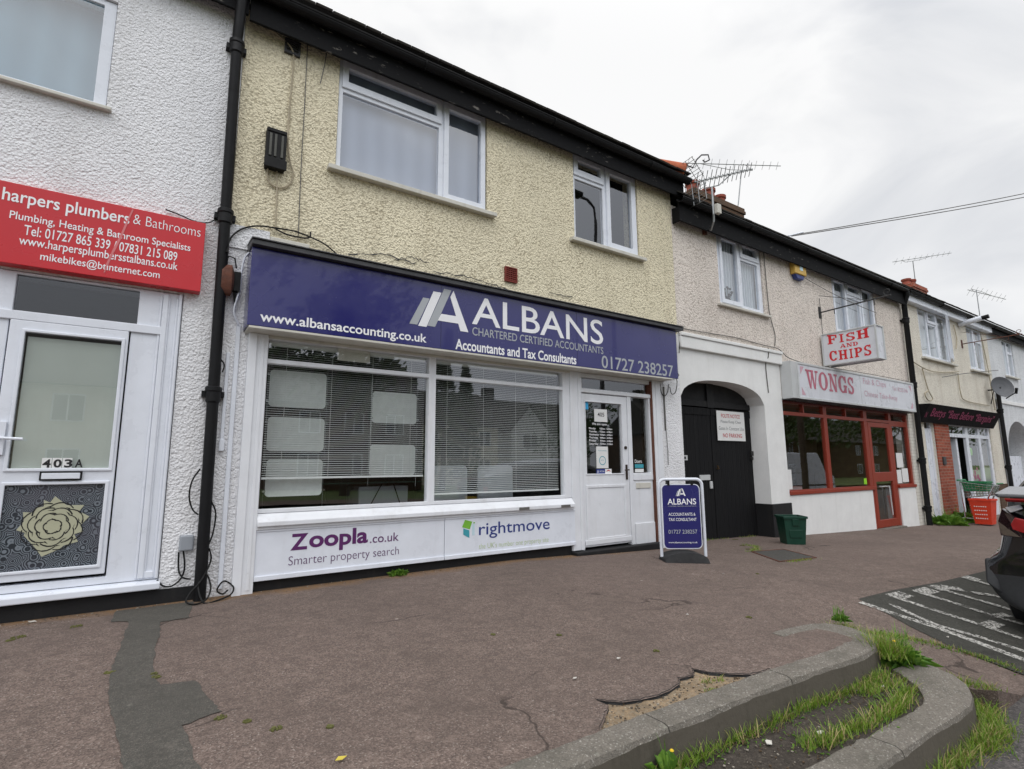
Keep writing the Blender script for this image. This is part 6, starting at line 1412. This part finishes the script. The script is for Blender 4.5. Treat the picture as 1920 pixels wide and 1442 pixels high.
# ------------------------------------------------------------------ weeds, moss, grass, litter
def blade(m, x, y, z, h, lean, a, w):
    dx, dy = math.cos(a), math.sin(a); px, py = -dy * w, dx * w
    p = [(0, 0), (.35 * lean, .45), (.75 * lean, .82), (1.15 * lean, 1.0)]
    for (l0, h0), (l1, h1), k0, k1 in ((p[0], p[1], 1, .8), (p[1], p[2], .8, .5), (p[2], p[3], .5, .05)):
        m.face([(x + dx * l0 * h - px * k0, y + dy * l0 * h - py * k0, z + h0 * h), (x + dx * l0 * h + px * k0, y + dy * l0 * h + py * k0, z + h0 * h), (x + dx * l1 * h + px * k1, y + dy * l1 * h + py * k1, z + h1 * h), (x + dx * l1 * h - px * k1, y + dy * l1 * h - py * k1, z + h1 * h)])
def leafy(m, x, y, z, n, r, h):
    for _ in range(n):
        a = random.random() * 6.283; el = random.uniform(.2, 1.3); l = random.uniform(.4, 1) * h; d = Vector((math.cos(a) * math.cos(el), math.sin(a) * math.cos(el), math.sin(el)))
        s = Vector((-math.sin(a), math.cos(a), 0)); b = Vector((x + random.gauss(0, r * .4), y + random.gauss(0, r * .4), z)); w = l * random.uniform(.10, .2)
        q = b + d * l; mid = b + d * l * .55 + Vector((0, 0, .1 * l)); q = q - Vector((0, 0, .22 * l))
        m.face([b, mid + s * w, q]); m.face([b, q, mid - s * w])
gm = MB()
def tufts(line, n, spread, hmin, hmax, zf, dens=1.0):
    L_ = list(zip(line, line[1:])); ln = [math.dist(a, b) for a, b in L_]
    cl = [(random.random() * sum(ln), random.uniform(.3, 1)) for _ in range(max(3, n // 28))]
    for _ in range(n):
        s, k = random.choice(cl); s = max(0, min(sum(ln) - 1e-4, s + random.gauss(0, .07)))
        for (a, b), l in zip(L_, ln):
            if s <= l: break
            s -= l
        f = s / l; x = a[0] + (b[0] - a[0]) * f + random.gauss(0, spread); y = a[1] + (b[1] - a[1]) * f + random.gauss(0, spread)
        gm.cur = 1 if random.random() < .24 else 0
        blade(gm, x, y, zf(x, y), random.uniform(hmin, hmax) * (.5 + .6 * k), random.uniform(.1, 1.3), random.random() * 6.283, random.uniform(.0012, .0030))
zs = lambda x, y: -.153 + sst(3.4, 4.05, x) * .012; zr = lambda x, y: roadz(x) - .02
tufts([(1.35, -3.70), (1.75, -3.69), (2.3, -3.69), (2.9, -3.70), (3.4, -3.74), (3.62, -3.74)], 1700, .016, .015, .07, zs)
tufts([(2.45, -3.90), (2.7, -3.93), (2.95, -3.95), (3.2, -3.95), (3.5, -3.90)], 1150, .022, .02, .075, zs)
tufts([(3.25, -3.78), (3.5, -3.80), (3.65, -3.80)], 420, .025, .015, .05, zs)
tufts([(3.70, -3.70), (3.85, -3.66), (3.98, -3.60), (4.08, -3.55)], 1500, .045, .03, .13, lambda x, y: ground(x, y) - .05)
tufts([(2.9, -4.17), (3.2, -4.18), (3.45, -4.19), (3.7, -4.17), (3.86, -4.10), (3.98, -3.98)], 1700, .03, .02, .10, zr)
tufts([(3.45, -4.22), (3.75, -4.20), (3.95, -4.08)], 600, .035, .02, .09, zr)
tufts([(4.30, -3.36), (4.5, -3.48), (4.62, -3.6), (4.72, -3.78), (4.76, -3.98), (4.76, -4.08)], 800, .022, .01, .035, ground)
tufts([(4.02, -3.75), (4.08, -3.9), (4.2, -4.05)], 350, .03, .01, .05, ground)
tufts([(4.05, -3.26), (4.16, -3.30), (4.12, -3.36)], 420, .03, .02, .08, ground)
tufts([(6.28, -1.60), (6.7, -1.62), (7.12, -1.66)], 260, .02, .01, .03, ground); tufts([(6.75, -.86), (6.95, -.84), (7.35, -.62), (7.42, -.4)], 380, .03, .01, .04, ground)
tufts([(2.40, -3.42), (2.48, -3.46)], 70, .012, .01, .035, lambda x, y: -.026); tufts([(2.32, -3.50), (2.36, -3.50)], 40, .012, .01, .03, lambda x, y: -.026)
tufts([(6.7, .2), (7.6, .22), (8.7, .24)], 200, .015, .01, .04, ground)
for line, n, spread, zf in (([(1.3, -3.71), (2.3, -3.70), (3.4, -3.75)], 420, .03, zs), ([(2.4, -3.88), (3.0, -3.93), (3.5, -3.88)], 420, .04, zs), ([(2.9, -4.19), (3.5, -4.20), (3.95, -4.08)], 520, .04, zr), ([(3.7, -3.7), (4.05, -3.56)], 260, .05, lambda x, y: ground(x, y) - .05), ([(4.3, -3.36), (4.72, -3.78), (4.76, -4.08)], 200, .03, ground)):
    gm.cur = 2
    for _ in range(n):
        t_ = random.random() * (len(line) - 1); i_ = int(t_); f_ = t_ - i_; a_, b_ = line[i_], line[i_ + 1]; x = a_[0] + (b_[0] - a_[0]) * f_ + random.gauss(0, spread); y = a_[1] + (b_[1] - a_[1]) * f_ + random.gauss(0, spread)
        gm.cur = random.choice((2, 2, 3)); leafy(gm, x, y, zf(x, y), 2, .004, random.uniform(.012, .035))
go = gm.build('grass', [M['grass'], M['straw'], M['leaf'], plain('dead_leaves', L(92, 74, 52), .9, 0, .3)], recalc=False); go['kind'] = 'stuff'; go['label'] = 'rough grass growing along the kerbs and bay edge'
db = MB()
for _ in range(1500):
    k = random.random()
    if k < .35: x, y, zf = random.uniform(1.2, 3.7), random.uniform(-3.95, -3.66), zs
    elif k < .55: x, y, zf = random.uniform(2.6, 4.6), random.uniform(-4.45, -4.14), zr
    elif k < .75: x, y, zf = random.uniform(.7, 6.2), -.02 - abs(random.gauss(0, .09)), ground
    elif k < .85: x, y, zf = random.uniform(-1, .6), -.04 - abs(random.gauss(0, .07)), ground
    else: x, y, zf = random.uniform(1.65, 2.7), random.uniform(-3.5, -3.35), (lambda x, y: gz(x) - .013)
    r = random.uniform(.002, .007); z = zf(x, y) + .001; db.cur = random.choice((0, 0, 1, 2)); a = random.random() * 6.28
    db.prism([(x + r * math.cos(a + t) * random.uniform(.6, 1.2), y + r * math.sin(a + t) * random.uniform(.6, 1.2), z) for t in (0, 1.4, 2.9, 4.4)], (0, 0, r * random.uniform(.3, .8)))
dbo = db.build('loose_grit', [plain('grit', L(96, 88, 78), .95, 0, .3), plain('dead_bits', L(82, 66, 48), .95, 0, .3), plain('pale_stones', L(150, 142, 130), .9, 0, .2)]); dbo['kind'] = 'stuff'; dbo['label'] = 'loose grit and dead leaf bits along the kerbs and the wall foot'
ms = MB()
for (x, y, r) in ((-.63, -.5, .05), (-.66, -.56, .03), (-.105, -1.58, .03), (.09, -1.74, .02), (.10, -1.80, .025), (.33, -2.50, .03), (.42, -2.6, .02), (.51, -2.74, .03), (.7, -2.85, .02), (2.24, -2.45, .02), (2.52, -3.0, .025), (-.35, -.42, .05), (1.9, -2.2, .02), (3.6, -2.9, .03), (7.3, -.42, .06), (7.0, -.7, .05), (7.9, .1, .06), (5.3, -1.9, .02)):
    for _ in range(40):
        a = random.random() * 6.283; d = r * math.sqrt(random.random()); px, py = x + d * math.cos(a) * .8, y + d * math.sin(a) * .7; s = random.uniform(.002, .006); z = ground(px, py) + .001
        ms.prism([(px - s, py - s * .6, z), (px + s * .4, py - s, z), (px + s, py + s * .5, z), (px - s * .3, py + s, z)], (0, 0, random.uniform(.002, .007)))
mo = ms.build('moss', M['moss']); mo['kind'] = 'stuff'; mo['label'] = 'small cushions of moss in the pavement joints'
def weed(label, x, y, z, n, r, h, mat='leaf', blades=0, grp='weeds at the foot of the walls'):
    m = MB(); leafy(m, x, y, z, n, r, h)
    for _ in range(blades): blade(m, x + random.gauss(0, r * .5), y + random.gauss(0, r * .4), z, h * random.uniform(.6, 1.3), random.uniform(.1, .5), random.random() * 6.28, .004)
    tag(m.build('weed', M[mat], recalc=False), label, 'weed', grp)
weed('small leafy weed growing from the wall foot under the purple-lettered panel', 2.12, -.06, -.01, 130, .07, .10)
weed('leafy weed clump in front of the drainpipe by the cream house', 15.6, -.28, gz(15.6), 300, .28, .34, 'leaf', 60)
weed('leafy weed clump under the red brick pier', 16.75, -.22, gz(16.7), 280, .26, .36, 'leaf', 40)
weed('weed in the gutter beside the trolley wheels', 17.4, -.3, gz(17.4), 120, .16, .24)
weed('broad tall weed clump behind the end of the upper kerb', 3.90, -3.70, -.16, 120, .09, .19, 'leaf', 60, 'weeds by the kerbs')
weed('dandelion-leaved weed standing against the upper kerb face', 1.78, -3.70, -.17, 26, .02, .15, 'leaf', 4, 'weeds by the kerbs')
weed('weed on the corner of the bay beyond the kerb end', 4.08, -3.28, gz(4), 50, .04, .08, 'leaf', 30, 'weeds by the kerbs')
fm = MB()
for (x, y, z) in ((3.80, -3.72, .0), (1.80, -3.71, -.06), (8.55, -.45, -.12)): fm.lathe([(.004, 0), (.009, .004), (.006, .009)], (x, y, z), 'z', 9)
tag(fm.build('dandelion_head', plain('dandelion_yellow', L(226, 190, 40), .7)), 'yellow dandelion heads among the kerbside weeds', 'flower')
LT = [(2.24, -2.98, .018, 'white scrap of litter near the crack by the kerb'), (1.86, -3.05, .016, 'white scrap of litter beside the broken pavement edge'), (3.28, -2.62, .014, 'white scrap of litter in the middle of the pavement'), (4.95, -1.75, .02, 'white scrap of litter in front of the pavement sign'), (2.35, -3.78, .03, 'crumpled white litter on the muddy strip between the kerbs'), (2.62, -3.86, .03, 'torn white litter by the lower kerb'), (3.42, -3.80, .022, 'white litter ball near the bend of the lower kerb'), (-.62, -.12, .03, 'white paint flake under the white door sill, the larger one'), (-.8, -.13, .022, 'white paint flake under the white door sill, the smaller one'), (4.9, -3.62, .015, 'white crumb of litter on the bay line')]
for x, y, s, lb in LT:
    z = (zs(x, y) if y < -3.7 and x < 4 else ground(x, y)) + .004; m = MB(); a0 = random.random() * 6; pts = [(x + s * .6 * random.uniform(.6, 1.2) * math.cos(a0 + k * 1.05) * 1.3, y + s * .6 * random.uniform(.5, 1) * math.sin(a0 + k * 1.05), z + random.uniform(0, .008)) for k in range(6)]
    m.prism(pts, (0, 0, .003)); m.face([pts[0], pts[2], (x, y, z + s * .3)]); tag(m.build('litter', M['litter']), lb, 'litter', 'scraps of litter on the ground')
m = MB(); x, y = .66, -3.14; m.prism([(x - .02, y, .0), (x - .006, y + .010, .006), (x + .016, y + .008, .002), (x + .022, y - .003, .006), (x + .003, y - .010, .001)], (0, 0, .0015)); tag(m.build('fallen_leaf', M['yellow_leaf']), 'yellow fallen leaf on the pavement at the bottom edge', 'leaf')
